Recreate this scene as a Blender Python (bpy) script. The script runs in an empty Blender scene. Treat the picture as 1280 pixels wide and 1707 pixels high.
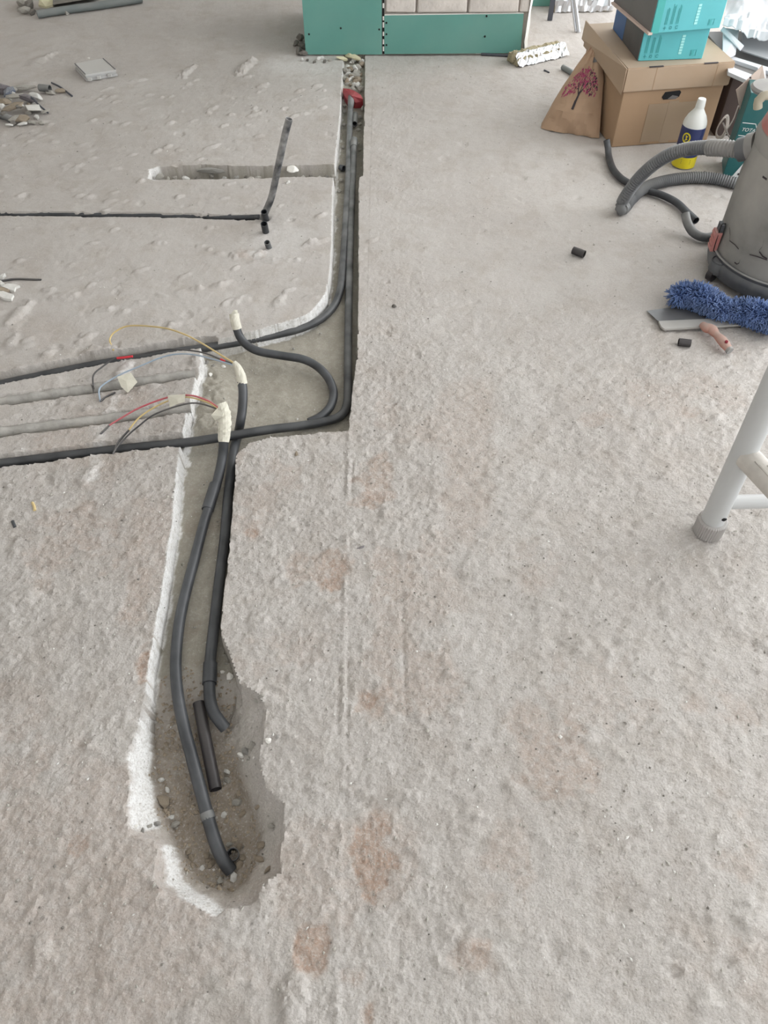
import bpy, bmesh, math, random
import numpy as np
from mathutils import Vector, Matrix, Euler

random.seed(7); RNG = np.random.default_rng(7)
scene = bpy.context.scene
COL = scene.collection

# ------------------------------------------------------------------ camera
PITCH = math.radians(50); FPX = 1300.0; CAMH = 1.45
cam_d = bpy.data.cameras.new('camera'); cam = bpy.data.objects.new('camera', cam_d); COL.objects.link(cam)
cam.location = (0, 0, CAMH); cam.rotation_euler = (math.radians(90) - PITCH, 0, 0)
cam_d.sensor_fit = 'VERTICAL'; cam_d.sensor_height = 36; cam_d.lens = FPX / 1707 * 36
cam_d.clip_start = 0.02
scene.camera = cam

# ------------------------------------------------------------------ world, lights, exposure
w = bpy.data.worlds.new('world'); scene.world = w; w.use_nodes = True
w.node_tree.nodes['Background'].inputs[0].default_value = (0.93, 0.97, 1.0, 1)
w.node_tree.nodes['Background'].inputs[1].default_value = 2.75
def area(name, loc, rot, sx, sy, power, col):
    l = bpy.data.lights.new(name, 'AREA'); l.shape = 'RECTANGLE'; l.size = sx; l.size_y = sy
    l.energy = power; l.color = col
    o = bpy.data.objects.new(name, l); COL.objects.link(o); o.location = loc; o.rotation_euler = rot
    return o
# daylight through the windows on the right
area('window_daylight', (3.35, 3.5, 1.45), (0, math.radians(90), 0), 1.9, 4.2, 80, (1.0, 0.985, 0.97))
scene.view_settings.view_transform = 'Standard'; scene.view_settings.look = 'None'
scene.view_settings.exposure = 0.20; scene.view_settings.gamma = 1.0
scene.view_settings.use_curve_mapping = False

# ------------------------------------------------------------------ photogrammetry: photo pixel + height -> place in the room
def ray(x, y):
    u = (x - 640) / FPX; v = (853.5 - y) / FPX
    return Vector((u, math.cos(PITCH) + v * math.sin(PITCH), -math.sin(PITCH) + v * math.cos(PITCH)))
def U(x, y, z=0.0):
    d = ray(x, y); t = (z - CAMH) / d.z
    return Vector((d.x * t, d.y * t, z))
def UY(x, y, Y):
    d = ray(x, y); t = Y / d.y
    return Vector((d.x * t, Y, CAMH + d.z * t))

# ------------------------------------------------------------------ materials
def new_mat(name):
    m = bpy.data.materials.new(name); m.use_nodes = True
    nt = m.node_tree; b = nt.nodes['Principled BSDF']
    return m, nt, b
def mat(name, col, rough=0.6, metal=0.0, var=0.0, vscale=12, dust=0.0, dcol=(0.42, 0.40, 0.37), dscale=9, bump=0.0, bscale=60, trans=0.0):
    m, nt, b = new_mat(name); N, L = nt.nodes, nt.links
    b.inputs['Base Color'].default_value = (*col, 1); b.inputs['Roughness'].default_value = rough
    b.inputs['Metallic'].default_value = metal
    if trans: b.inputs['Transmission Weight'].default_value = trans
    if not (var or dust or bump): return m
    tc = N.new('ShaderNodeTexCoord')
    src = None
    if var:
        n = N.new('ShaderNodeTexNoise'); n.inputs['Scale'].default_value = vscale; n.inputs['Detail'].default_value = 5
        L.new(tc.outputs['Object'], n.inputs['Vector'])
        r = N.new('ShaderNodeMapRange'); r.inputs[1].default_value = 0.3; r.inputs[2].default_value = 0.7
        r.inputs[3].default_value = 1 - var; r.inputs[4].default_value = 1 + var
        L.new(n.outputs['Fac'], r.inputs[0])
        v = N.new('ShaderNodeVectorMath'); v.operation = 'SCALE'; v.inputs[0].default_value = col
        L.new(r.outputs[0], v.inputs['Scale']); src = v.outputs[0]
    if dust:
        n = N.new('ShaderNodeTexNoise'); n.inputs['Scale'].default_value = dscale; n.inputs['Detail'].default_value = 6
        L.new(tc.outputs['Object'], n.inputs['Vector'])
        g = N.new('ShaderNodeNewGeometry'); s = N.new('ShaderNodeSeparateXYZ'); L.new(g.outputs['Normal'], s.inputs[0])
        a = N.new('ShaderNodeMath'); a.operation = 'MULTIPLY_ADD'; L.new(s.outputs[2], a.inputs[0]); a.inputs[1].default_value = 0.22
        L.new(n.outputs['Fac'], a.inputs[2])
        r = N.new('ShaderNodeMapRange'); r.inputs[1].default_value = 0.38; r.inputs[2].default_value = 0.85
        r.inputs[3].default_value = 0; r.inputs[4].default_value = dust; L.new(a.outputs[0], r.inputs[0])
        mx = N.new('ShaderNodeMix'); mx.data_type = 'RGBA'
        L.new(r.outputs[0], mx.inputs['Factor'])
        if src: L.new(src, mx.inputs['A'])
        else: mx.inputs['A'].default_value = (*col, 1)
        mx.inputs['B'].default_value = (*dcol, 1); src = mx.outputs['Result']
    if src: L.new(src, b.inputs['Base Color'])
    if bump:
        n = N.new('ShaderNodeTexNoise'); n.inputs['Scale'].default_value = bscale; n.inputs['Detail'].default_value = 4
        L.new(tc.outputs['Object'], n.inputs['Vector'])
        bp = N.new('ShaderNodeBump'); bp.inputs['Strength'].default_value = bump; bp.inputs['Distance'].default_value = 0.004
        L.new(n.outputs['Fac'], bp.inputs['Height']); L.new(bp.outputs[0], b.inputs['Normal'])
    return m

M = {}
M['conduit'] = mat('black_plastic', (0.022, 0.024, 0.028), 0.42, dust=0.34, dcol=(0.20, 0.21, 0.225), dscale=14)
M['conduit_dusty'] = mat('dusty_plastic', (0.075, 0.08, 0.085), 0.6, dust=0.85, dcol=(0.30, 0.30, 0.29), dscale=14)
M['conduit_smeared'] = mat('plaster_smeared_plastic', (0.03, 0.032, 0.036), 0.5, dust=0.95, dcol=(0.55, 0.54, 0.53), dscale=24)
M['conduit_clean'] = mat('clean_black_plastic', (0.014, 0.011, 0.015), 0.38, dust=0.12)
def run_material():
    m = mat('conduit_run', (0.028, 0.030, 0.034), 0.45, dust=0.9, dcol=(0.27, 0.275, 0.275), dscale=14)
    nt = m.node_tree; N, L = nt.nodes, nt.links; mx = [n for n in N if n.type == 'MIX'][0]
    lk = mx.inputs['Factor'].links[0]; src = lk.from_socket; L.remove(lk)
    tc = N.new('ShaderNodeTexCoord'); sp = N.new('ShaderNodeSeparateXYZ'); L.new(tc.outputs['Object'], sp.inputs[0])
    r = N.new('ShaderNodeMapRange'); L.new(sp.outputs[1], r.inputs[0]); r.inputs[1].default_value = -1.75; r.inputs[2].default_value = -0.9; r.inputs[3].default_value = 0.22; r.inputs[4].default_value = 1.0
    mu = N.new('ShaderNodeMath'); mu.operation = 'MULTIPLY'; L.new(src, mu.inputs[0]); L.new(r.outputs[0], mu.inputs[1]); L.new(mu.outputs[0], mx.inputs['Factor'])
    return m
M['conduit_run'] = run_material()
M['bore_shade'] = mat('dark_bore_shade', (0.008, 0.008, 0.009), 0.9)  # near-black colour standing for the shade inside pipe ends and holes
M['cement'] = mat('cement_crust', (0.40, 0.385, 0.36), 0.95, var=0.18, vscale=30, bump=0.7, bscale=70)
M['stone'] = mat('rubble_grey', (0.44, 0.42, 0.38), 0.95, var=0.2, vscale=25, bump=0.6, bscale=80)
M['stone_white'] = mat('plaster_white', (0.72, 0.71, 0.68), 0.95, var=0.1, vscale=25, bump=0.5, bscale=80)
M['stone_dark'] = mat('rubble_dark', (0.20, 0.185, 0.165), 0.95, var=0.25, vscale=25, bump=0.6, bscale=80)
M['stone_tan'] = mat('rubble_tan', (0.36, 0.30, 0.23), 0.95, var=0.25, vscale=25, bump=0.6, bscale=80)
M['tape'] = mat('masking_tape', (0.68, 0.655, 0.56), 0.8, var=0.07, vscale=40, bump=0.25, bscale=90)
M['red'] = mat('red_plastic', (0.36, 0.03, 0.045), 0.5, dust=0.15)
M['w_yellow'] = mat('wire_yellow', (0.70, 0.53, 0.22), 0.5, dust=0.25)
M['w_blue'] = mat('wire_blue', (0.36, 0.47, 0.60), 0.5, dust=0.35)
M['w_black'] = mat('wire_black', (0.03, 0.03, 0.035), 0.5, dust=0.3)
M['w_red'] = mat('wire_red', (0.60, 0.10, 0.13), 0.5, dust=0.25)
M['redtape'] = mat('red_tape', (0.75, 0.04, 0.06), 0.45)
M['board'] = mat('green_board', (0.13, 0.335, 0.29), 0.85, var=0.05, vscale=5, dust=0.18, dcol=(0.35, 0.42, 0.38), dscale=4)
M['screw'] = mat('screw_black', (0.02, 0.02, 0.02), 0.5, metal=0.6)
M['brick'] = mat('painted_brick', (0.66, 0.61, 0.57), 0.95, var=0.12, vscale=14, bump=0.8, bscale=50)
M['mortar'] = mat('mortar', (0.50, 0.45, 0.41), 0.95, var=0.15, vscale=20, bump=0.8, bscale=50)
M['gypsum'] = mat('gypsum_edge', (0.78, 0.76, 0.72), 0.95, var=0.06, vscale=20)
M['card'] = mat('cardboard', (0.37, 0.245, 0.15), 0.85, var=0.06, vscale=5)
M['card_lid'] = mat('cardboard_lid', (0.40, 0.285, 0.19), 0.85, var=0.05, vscale=5, dust=0.35, dcol=(0.48, 0.44, 0.39), dscale=3)
M['cardtape'] = mat('parcel_tape', (0.36, 0.27, 0.19), 0.28)
M['card_dark'] = mat('dark_brown_card', (0.062, 0.040, 0.034), 0.8, var=0.08)
M['kraft'] = mat('kraft_paper', (0.42, 0.285, 0.19), 0.8, var=0.08, vscale=8, bump=0.3, bscale=25)
M['pink'] = mat('pink_ink', (0.36, 0.05, 0.13), 0.8)
M['ink'] = mat('dark_ink', (0.045, 0.035, 0.04), 0.8)
M['cyan'] = mat('cyan_carton', (0.10, 0.43, 0.465), 0.45, var=0.03)
M['cyan_dark'] = mat('cyan_carton_print', (0.03, 0.25, 0.26), 0.5)
M['cyan_pale'] = mat('pale_print', (0.35, 0.72, 0.70), 0.5)
M['dgrey'] = mat('dark_grey_print', (0.075, 0.075, 0.078), 0.5, dust=0.35, dcol=(0.2, 0.19, 0.18))
M['mgrey'] = mat('mid_grey_print', (0.16, 0.15, 0.145), 0.5, var=0.06)
M['blue_print'] = mat('blue_print', (0.045, 0.13, 0.32), 0.5)
M['white'] = mat('white_sheet', (0.60, 0.61, 0.64), 0.6, var=0.05)
M['plasticw'] = mat('white_plastic', (0.74, 0.75, 0.72), 0.4)
M['navy'] = mat('navy_label', (0.025, 0.035, 0.12), 0.4)
M['yellow'] = mat('yellow_label', (0.72, 0.60, 0.02), 0.45)
M['teal'] = mat('teal_carton', (0.012, 0.115, 0.12), 0.45, dust=0.1)
M['white_print'] = mat('white_print', (0.72, 0.75, 0.75), 0.6)
M['salmon_card'] = mat('salmon_card', (0.60, 0.475, 0.41), 0.8, var=0.04)
M['cord'] = mat('white_cord', (0.62, 0.55, 0.50), 0.5)
M['drum'] = mat('dusty_drum', (0.22, 0.215, 0.205), 0.7, var=0.28, vscale=9, dust=0.95, dcol=(0.44, 0.42, 0.385), dscale=4)
M['vacbase'] = mat('vacuum_base', (0.07, 0.075, 0.085), 0.6, dust=0.7, dcol=(0.22, 0.22, 0.22), dscale=12)
M['dustyred'] = mat('dusty_red', (0.50, 0.19, 0.17), 0.7, dust=0.7, dcol=(0.48, 0.38, 0.35), dscale=14)
M['hose'] = mat('grey_hose', (0.12, 0.125, 0.135), 0.5, dust=0.6, dcol=(0.30, 0.30, 0.29), dscale=7)
M['hosecuff'] = mat('hose_cuff', (0.24, 0.235, 0.23), 0.6, dust=0.7, dcol=(0.40, 0.385, 0.36), dscale=14)
M['beige'] = mat('beige_plastic', (0.45, 0.40, 0.30), 0.6, dust=0.3)
M['mop'] = mat('blue_microfibre', (0.11, 0.19, 0.42), 0.9, var=0.35, vscale=40, dust=0.5, dcol=(0.33, 0.40, 0.56), dscale=20)
M['mop_core'] = mat('blue_backing', (0.05, 0.085, 0.20), 0.95)
M['steel'] = mat('dull_steel', (0.22, 0.22, 0.225), 0.42, metal=0.5, var=0.15, vscale=9)
M['alu'] = mat('alu_spine', (0.46, 0.45, 0.43), 0.5, metal=0.4, var=0.08)
M['salmon'] = mat('salmon_grip', (0.50, 0.20, 0.15), 0.6, dust=0.8, dcol=(0.40, 0.36, 0.32), dscale=18)
M['legwhite'] = mat('white_paint', (0.54, 0.55, 0.555), 0.42, dust=0.25, dcol=(0.5, 0.48, 0.45))
M['legplaster'] = mat('plaster_smeared', (0.56, 0.53, 0.49), 0.85, var=0.1, vscale=30, bump=0.5, bscale=40)
M['foot'] = mat('grey_rubber_foot', (0.44, 0.42, 0.41), 0.75, dust=0.4)
M['foil'] = mat('aluminium_foil', (0.66, 0.67, 0.69), 0.30, metal=1.0)
M['wool'] = mat('mineral_wool', (0.33, 0.29, 0.19), 0.95, var=0.25, vscale=40, bump=0.9, bscale=90)
M['chrome'] = mat('metal_leg', (0.55, 0.57, 0.60), 0.35, metal=0.8)
M['darkmetal'] = mat('dark_metal', (0.06, 0.065, 0.08), 0.5)
M['lid'] = mat('floor_box_lid', (0.55, 0.55, 0.54), 0.55, dust=0.5, dcol=(0.52, 0.50, 0.47))
M['lidside'] = mat('floor_box_frame', (0.48, 0.48, 0.48), 0.6, dust=0.5)
M['greypipe'] = mat('grey_pipe', (0.19, 0.215, 0.215), 0.6, dust=0.6, dcol=(0.27, 0.27, 0.26))
M['paper_yellow'] = mat('yellowed_foam', (0.62, 0.58, 0.40), 0.9, var=0.1, vscale=20)

def floor_material():
    m, nt, b = new_mat('worn_concrete'); N, L = nt.nodes, nt.links
    b.inputs['Roughness'].default_value = 0.93; b.inputs['Specular IOR Level'].default_value = 0.25
    tc = N.new('ShaderNodeTexCoord').outputs['Object']
    def noise(sc, det=5, rough=0.55):
        n = N.new('ShaderNodeTexNoise'); n.inputs['Scale'].default_value = sc; n.inputs['Detail'].default_value = det
        n.inputs['Roughness'].default_value = rough; L.new(tc, n.inputs['Vector']); return n.outputs['Fac']
    def rng(s, a, b_, c, d):
        r = N.new('ShaderNodeMapRange'); L.new(s, r.inputs[0])
        for i, v in enumerate((a, b_, c, d)): r.inputs[i + 1].default_value = v
        return r.outputs[0]
    def mul(a, b_):
        n = N.new('ShaderNodeMath'); n.operation = 'MULTIPLY'; n.use_clamp = False
        L.new(a, n.inputs[0])
        if isinstance(b_, float): n.inputs[1].default_value = b_
        else: L.new(b_, n.inputs[1])
        return n.outputs[0]
    def add(a, b_):
        n = N.new('ShaderNodeMath'); n.operation = 'ADD'; L.new(a, n.inputs[0]); L.new(b_, n.inputs[1]); return n.outputs[0]
    def mix(f, a, col):
        n = N.new('ShaderNodeMix'); n.data_type = 'RGBA'; L.new(f, n.inputs['Factor'])
        if isinstance(a, tuple): n.inputs['A'].default_value = (*a, 1)
        else: L.new(a, n.inputs['A'])
        n.inputs['B'].default_value = (*col, 1); return n.outputs['Result']
    def attr(name):
        n = N.new('ShaderNodeAttribute'); n.attribute_name = name; return n.outputs['Fac']
    c = mix(rng(noise(2.2, 6), 0.35, 0.68, 0, 1), (0.52, 0.492, 0.468), (0.455, 0.424, 0.40))
    c = mix(rng(noise(9, 6, 0.65), 0.48, 0.72, 0, 0.65), c, (0.40, 0.355, 0.315))
    c = mix(rng(noise(16, 6, 0.7), 0.54, 0.68, 0, 0.5), c, (0.58, 0.56, 0.53))
    # pink-brown screed showing through where the skim has come off
    c = mix(mul(attr('pink'), rng(noise(60, 6, 0.75), 0.34, 0.58, 0.1, 0.85)), c, (0.425, 0.335, 0.28))
    c = mix(mul(attr('rust'), rng(noise(70, 6, 0.75), 0.36, 0.60, 0.05, 0.75)), c, (0.375, 0.255, 0.19))
    c = mix(attr('bed'), c, (0.34, 0.318, 0.268))
    c = mix(mul(attr('bed'), rng(noise(26, 6, 0.75), 0.46, 0.66, 0, 0.7)), c, (0.45, 0.425, 0.37))
    c = mix(mul(attr('soil'), rng(noise(18, 6, 0.7), 0.3, 0.6, 0.45, 1.0)), c, (0.265, 0.222, 0.175))
    c = mix(mul(attr('white'), rng(noise(75, 6, 0.75), 0.30, 0.52, 0.35, 1.0)), c, (0.80, 0.795, 0.785))
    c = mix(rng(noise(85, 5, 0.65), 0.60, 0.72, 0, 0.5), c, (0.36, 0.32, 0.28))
    # grain of the worn skim: grime, plus crevice shade put into the colour
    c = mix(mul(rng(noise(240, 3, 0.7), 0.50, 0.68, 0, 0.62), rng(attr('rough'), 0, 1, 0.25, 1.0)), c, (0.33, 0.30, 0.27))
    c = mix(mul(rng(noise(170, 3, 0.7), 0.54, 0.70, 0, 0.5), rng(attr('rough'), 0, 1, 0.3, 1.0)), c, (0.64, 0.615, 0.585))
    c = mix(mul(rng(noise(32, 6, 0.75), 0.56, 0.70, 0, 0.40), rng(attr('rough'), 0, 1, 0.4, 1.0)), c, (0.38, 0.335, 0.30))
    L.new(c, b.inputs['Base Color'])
    g1 = noise(230, 2, 0.5)
    g2 = noise(110, 3, 0.5)
    g3 = noise(38, 5, 0.6)
    rg = rng(attr('rough'), 0, 1, 0.12, 1.0)
    hgt = add(add(mul(mul(g1, rg), 0.0016), mul(mul(g2, rg), 0.0022)), mul(mul(g3, rng(attr('rough'), 0, 1, 0.35, 1.0)), 0.0028))
    bp = N.new('ShaderNodeBump'); bp.inputs['Strength'].default_value = 1.0; bp.inputs['Distance'].default_value = 1.0
    L.new(hgt, bp.inputs['Height']); L.new(bp.outputs[0], b.inputs['Normal'])
    return m
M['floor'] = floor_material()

# ------------------------------------------------------------------ mesh helpers
def obj(name, verts, faces, m, parent=None, smooth=False, sharp=None):
    me = bpy.data.meshes.new(name); me.from_pydata([tuple(v) for v in verts], [], faces); me.update()
    if smooth:
        me.polygons.foreach_set('use_smooth', [True] * len(me.polygons))
        if sharp: me.set_sharp_from_angle(angle=math.radians(sharp))
    me.materials.append(M[m])
    o = bpy.data.objects.new(name, me); COL.objects.link(o); o.parent = parent
    return o
def tag(o, label, cat, group=None, kind=None):
    o['label'] = label; o['category'] = cat
    if group: o['group'] = group
    if kind: o['kind'] = kind
    return o
def thing(name, label, cat, loc=(0, 0, 0), rz=0.0, group=None):
    o = bpy.data.objects.new(name, None); COL.objects.link(o); o.location = loc; o.rotation_euler = (0, 0, rz)
    o.empty_display_size = 0.05
    return tag(o, label, cat, group)
def catmull(pts, step=0.006):
    P = [Vector(p) for p in pts]
    if len(P) < 3:
        n = max(2, int((P[1] - P[0]).length / step)); return [P[0].lerp(P[1], i / n) for i in range(n + 1)]
    P = [2 * P[0] - P[1]] + P + [2 * P[-1] - P[-2]]; out = []
    for i in range(1, len(P) - 2):
        p0, p1, p2, p3 = P[i - 1:i + 3]; n = max(1, int((p2 - p1).length / step))
        for k in range(n):
            t = k / n
            out.append(0.5 * ((2 * p1) + (p2 - p0) * t + (2 * p0 - 5 * p1 + 4 * p2 - p3) * t * t + (3 * p1 - p0 - 3 * p2 + p3) * t ** 3))
    out.append(P[-2]); return out
def tube_geo(path, rad, sides=14, open0=0.0, open1=0.0, jitter=0.0, flat=1.0):
    """path: list of Vectors; rad: float or function(i, n); open*: wall thickness fraction for a hollow end (0 = capped)"""
    n = len(path); V = []; Fc = []
    tan = [(path[min(i + 1, n - 1)] - path[max(i - 1, 0)]).normalized() for i in range(n)]
    up = Vector((0, 0, 1)) if abs(tan[0].z) < 0.9 else Vector((0, 1, 0))
    a = (up - tan[0] * up.dot(tan[0])).normalized(); rings = []
    def ring(c, t, ax, r):
        bx = t.cross(ax); s = len(V)
        for k in range(sides):
            an = 2 * math.pi * k / sides; rr = r * (1 + random.uniform(-jitter, jitter))
            V.append(c + ax * (math.cos(an) * rr * flat) + bx * (math.sin(an) * rr))
        return s
    def join(s0, s1):
        for k in range(sides):
            k2 = (k + 1) % sides; Fc.append((s0 + k, s0 + k2, s1 + k2, s1 + k))
    frames = []
    for i in range(n):
        a = (a - tan[i] * a.dot(tan[i])).normalized(); frames.append(a.copy())
        r = rad(i, n) if callable(rad) else rad
        rings.append(ring(path[i], tan[i], a, r))
        if i: join(rings[-2], rings[-1])
    r0 = rad(0, n) if callable(rad) else rad; r1 = rad(n - 1, n) if callable(rad) else rad
    if open0:
        s = ring(path[0], tan[0], frames[0], r0 * (1 - open0)); join(s, rings[0])
        s2 = ring(path[0] + tan[0] * r0 * 1.6, tan[0], frames[0], r0 * (1 - open0)); join(s2, s); Fc.append(tuple(s2 + k for k in range(sides)))
    else: Fc.append(tuple(rings[0] + k for k in reversed(range(sides))))
    if open1:
        s = ring(path[-1], tan[-1], frames[-1], r1 * (1 - open1)); join(rings[-1], s)
        s2 = ring(path[-1] - tan[-1] * r1 * 1.6, tan[-1], frames[-1], r1 * (1 - open1)); join(s, s2); Fc.append(tuple(s2 + k for k in reversed(range(sides))))
    else: Fc.append(tuple(rings[-1] + k for k in range(sides)))
    return V, Fc
def tube(name, pts, rad, m, parent=None, sides=14, step=0.008, smooth_path=True, **k):
    path = catmull(pts, step) if smooth_path else [Vector(p) for p in pts]
    V, Fc = tube_geo(path, rad, sides, **k)
    o = obj(name, V, Fc, m, parent, True, 50)
    if k.get('open0') or k.get('open1'):
        o.data.materials.append(M['bore_shade'])
        for f in o.data.polygons[-3 * sides - 2:]:
            if len(f.vertices) == sides: f.material_index = 1  # inner caps darkened for the shade down the pipe
    return o
def pxs(lst): return [U(*p) for p in lst]
def box_geo(x0, x1, y0, y1, z0, z1):
    V = [(x, y, z) for z in (z0, z1) for y in (y0, y1) for x in (x0, x1)]
    return V, [(0, 2, 3, 1), (4, 5, 7, 6), (0, 1, 5, 4), (1, 3, 7, 5), (3, 2, 6, 7), (2, 0, 4, 6)]
def box(name, x0, x1, y0, y1, z0, z1, m, parent=None, bevel=0.0):
    V, Fc = box_geo(x0, x1, y0, y1, z0, z1)
    o = obj(name, V, Fc, m, parent)
    if bevel:
        bm = bmesh.new(); bm.from_mesh(o.data)
        bmesh.ops.bevel(bm, geom=bm.edges[:] + bm.verts[:], offset=bevel, segments=2, affect='EDGES', profile=0.5)
        bm.to_mesh(o.data); bm.free()
    return o
def hexa(name, c8, m, parent=None):
    """c8: bottom 4 (ccw) then top 4"""
    return obj(name, c8, [(3, 2, 1, 0), (4, 5, 6, 7), (0, 1, 5, 4), (1, 2, 6, 5), (2, 3, 7, 6), (3, 0, 4, 7)], m, parent)
def lathe(name, prof, m, parent=None, sides=32, center=(0, 0), arc=None, close=True):
    V, Fc = [], []; a0, a1 = arc or (0, 2 * math.pi); full = arc is None
    n = sides if full else sides + 1
    for r, z in prof:
        for k in range(n):
            an = a0 + (a1 - a0) * k / sides; V.append((center[0] + r * math.cos(an), center[1] + r * math.sin(an), z))
    for i in range(len(prof) - 1):
        for k in range(sides):
            k2 = (k + 1) % n; Fc.append((i * n + k, i * n + k2, (i + 1) * n + k2, (i + 1) * n + k))
    if full and close:
        Fc.append(tuple(reversed(range(n)))); Fc.append(tuple((len(prof) - 1) * n + k for k in range(n)))
    return obj(name, V, Fc, m, parent, True, 40)
def prism(name, poly, z0, z1, m, parent=None):
    n = len(poly); V = [(*p[:2], z0) for p in poly] + [(*p[:2], z1) for p in poly]
    Fc = [tuple(reversed(range(n))), tuple(range(n, 2 * n))] + [(i, (i + 1) % n, n + (i + 1) % n, n + i) for i in range(n)]
    return obj(name, V, Fc, m, parent)
def stone_geo(seed, sx=1, sy=1, sz=0.7, sub=2):
    bm = bmesh.new(); bmesh.ops.create_icosphere(bm, subdivisions=sub, radius=1.0); r = random.Random(seed)
    planes = [(Vector((r.uniform(-1, 1), r.uniform(-1, 1), r.uniform(-1, 1))).normalized(), r.uniform(0.5, 0.85)) for _ in range(9)]
    for v in bm.verts:
        for nrm, d in planes:
            e = v.co.dot(nrm) - d
            if e > 0: v.co -= nrm * e
        v.co *= 1 + r.uniform(-0.05, 0.05)
        v.co = Vector((v.co.x * sx, v.co.y * sy, v.co.z * sz))
    return bm
STONES = []
for s in range(6):
    bm = stone_geo(s, 1, random.uniform(0.6, 0.95), random.uniform(0.5, 0.75), 1 if s < 3 else 2)
    me = bpy.data.meshes.new('stone'); bm.to_mesh(me); bm.free(); STONES.append(me)
STONE_M = {}
def stone_mesh(i, m):
    if (i, m) not in STONE_M:
        me = STONES[i].copy(); me.materials.clear(); me.materials.append(M[m]); STONE_M[(i, m)] = me
    return STONE_M[(i, m)]
def stone(name, p, r, m, label, group=None, cat='stone', rot=None, scl=(1, 1, 1)):
    o = bpy.data.objects.new(name, stone_mesh(random.randrange(6), m)); COL.objects.link(o)
    o.location = p; o.scale = [r * s for s in scl]
    o.rotation_euler = rot or (random.uniform(-.4, .4), random.uniform(-.4, .4), random.uniform(0, 6.28))
    return tag(o, label, cat, group)

# ------------------------------------------------------------------ the floor: chased concrete as one real relief
TAB = RNG.random((512, 512))
def vnoise(x, y, s, seed=0):
    x = x * s + seed * 37.17 + 1000; y = y * s + seed * 91.7 + 1000
    xi = np.floor(x).astype(int); yi = np.floor(y).astype(int); fx = x - xi; fy = y - yi
    fx = fx * fx * (3 - 2 * fx); fy = fy * fy * (3 - 2 * fy)
    g = lambda a, b: TAB[a % 512, b % 512]
    return (g(xi, yi) * (1 - fx) + g(xi + 1, yi) * fx) * (1 - fy) + (g(xi, yi + 1) * (1 - fx) + g(xi + 1, yi + 1) * fx) * fy
def fbm(x, y, s, oct=4, seed=0):
    t = 0; a = 1; n = 0
    for o in range(oct): t = t + a * vnoise(x, y, s * 2 ** o, seed + o); n += a; a *= 0.55
    return t / n
def seg_dist(X, Y, P, closed):
    d = np.full(X.shape, 1e9); n = len(P)
    for i in range(n if closed else n - 1):
        ax, ay = P[i][:2]; bx, by = P[(i + 1) % n][:2]; ex, ey = bx - ax, by - ay; l2 = ex * ex + ey * ey + 1e-12
        t = np.clip(((X - ax) * ex + (Y - ay) * ey) / l2, 0, 1)
        d = np.minimum(d, (X - ax - t * ex) ** 2 + (Y - ay - t * ey) ** 2)
    return np.sqrt(d)
def inside(X, Y, P):
    c = np.zeros(X.shape, bool); n = len(P)
    for i in range(n):
        ax, ay = P[i][:2]; bx, by = P[(i + 1) % n][:2]
        if abs(by - ay) < 1e-12: continue
        c ^= ((ay > Y) != (by > Y)) & (X < (bx - ax) * (Y - ay) / (by - ay) + ax)
    return c
def sdf(X, Y, P): d = seg_dist(X, Y, P, True); return np.where(inside(X, Y, P), -d, d)
def sstep(a, b, x): t = np.clip((x - a) / (b - a), 0, 1); return t * t * (3 - 2 * t)

def axis(spans):
    out = [spans[0][0]]
    for a, b, s in spans:
        n = max(1, int(round((b - a) / s))); out += [a + (b - a) * (k + 1) / n for k in range(n)]
    return np.array(out)
ax_x = axis([(-3.2, -1.6, 0.03), (-1.6, -0.98, 0.007), (-0.98, 0.14, 0.0043), (0.14, 1.5, 0.0068), (1.5, 3.4, 0.03)])
ax_y = axis([(-1.2, 0.12, 0.03), (0.12, 1.9, 0.0043), (1.9, 3.1, 0.0058), (3.1, 4.15, 0.0075), (4.15, 4.9, 0.015), (4.9, 7.0, 0.06)])
NX, NY = len(ax_x), len(ax_y)
GX, GY = np.meshgrid(ax_x, ax_y)          # rows = y
CELL = 0.0045
DEPTH = 0.055
MAIN = pxs([(573, 90), (572, 100), (569, 145), (567, 182), (562, 235), (559, 262), (558, 281), (556, 300), (554, 319), (553, 400), (551, 430),
    (548, 465), (543, 488), (533, 504), (514, 523), (490, 533), (460, 542), (430, 551), (400, 559), (370, 566), (336, 574), (333, 590), (336, 605),
    (328, 625), (322, 650), (317, 672), (310, 695), (304, 730), (299, 750), (297, 762), (287, 872), (279, 923), (268, 999), (258, 1061), (247, 1112), (244, 1150),
    (244, 1175), (330, 1185), (400, 1160), (402, 1145), (392, 1120), (380, 1085), (369, 1061), (369, 1041), (376, 979), (383, 917), (388, 844), (394, 762), (397, 755),
    (417, 741), (454, 730), (520, 724), (581, 720), (584, 690), (586, 660), (592, 620), (596, 594), (598, 480), (598, 320), (599, 297), (606, 294), (606, 232), (608, 166), (609, 90)])
PITR = pxs([(246, 1115), (244, 1150), (242, 1184), (231, 1207), (211, 1266), (214, 1347), (216, 1392), (259, 1392), (264, 1423), (261, 1463), (276, 1482), (298, 1494),
    (326, 1505), (349, 1522), (363, 1530), (382, 1516), (425, 1508), (439, 1482), (467, 1454), (472, 1404), (475, 1339), (445, 1314), (434, 1280), (428, 1249),
    (438, 1232), (445, 1184), (425, 1156), (404, 1142), (392, 1120), (372, 1095), (300, 1085)])
PITF = [U(x, y, -0.085) for x, y in [(270, 1120), (262, 1170), (258, 1235), (258, 1297), (268, 1348), (292, 1378), (304, 1409), (318, 1440), (349, 1470), (385, 1480),
    (402, 1468), (419, 1437), (428, 1395), (411, 1345), (394, 1297), (378, 1240), (384, 1212), (398, 1170), (396, 1146), (380, 1125), (360, 1095), (300, 1090)]]
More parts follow.
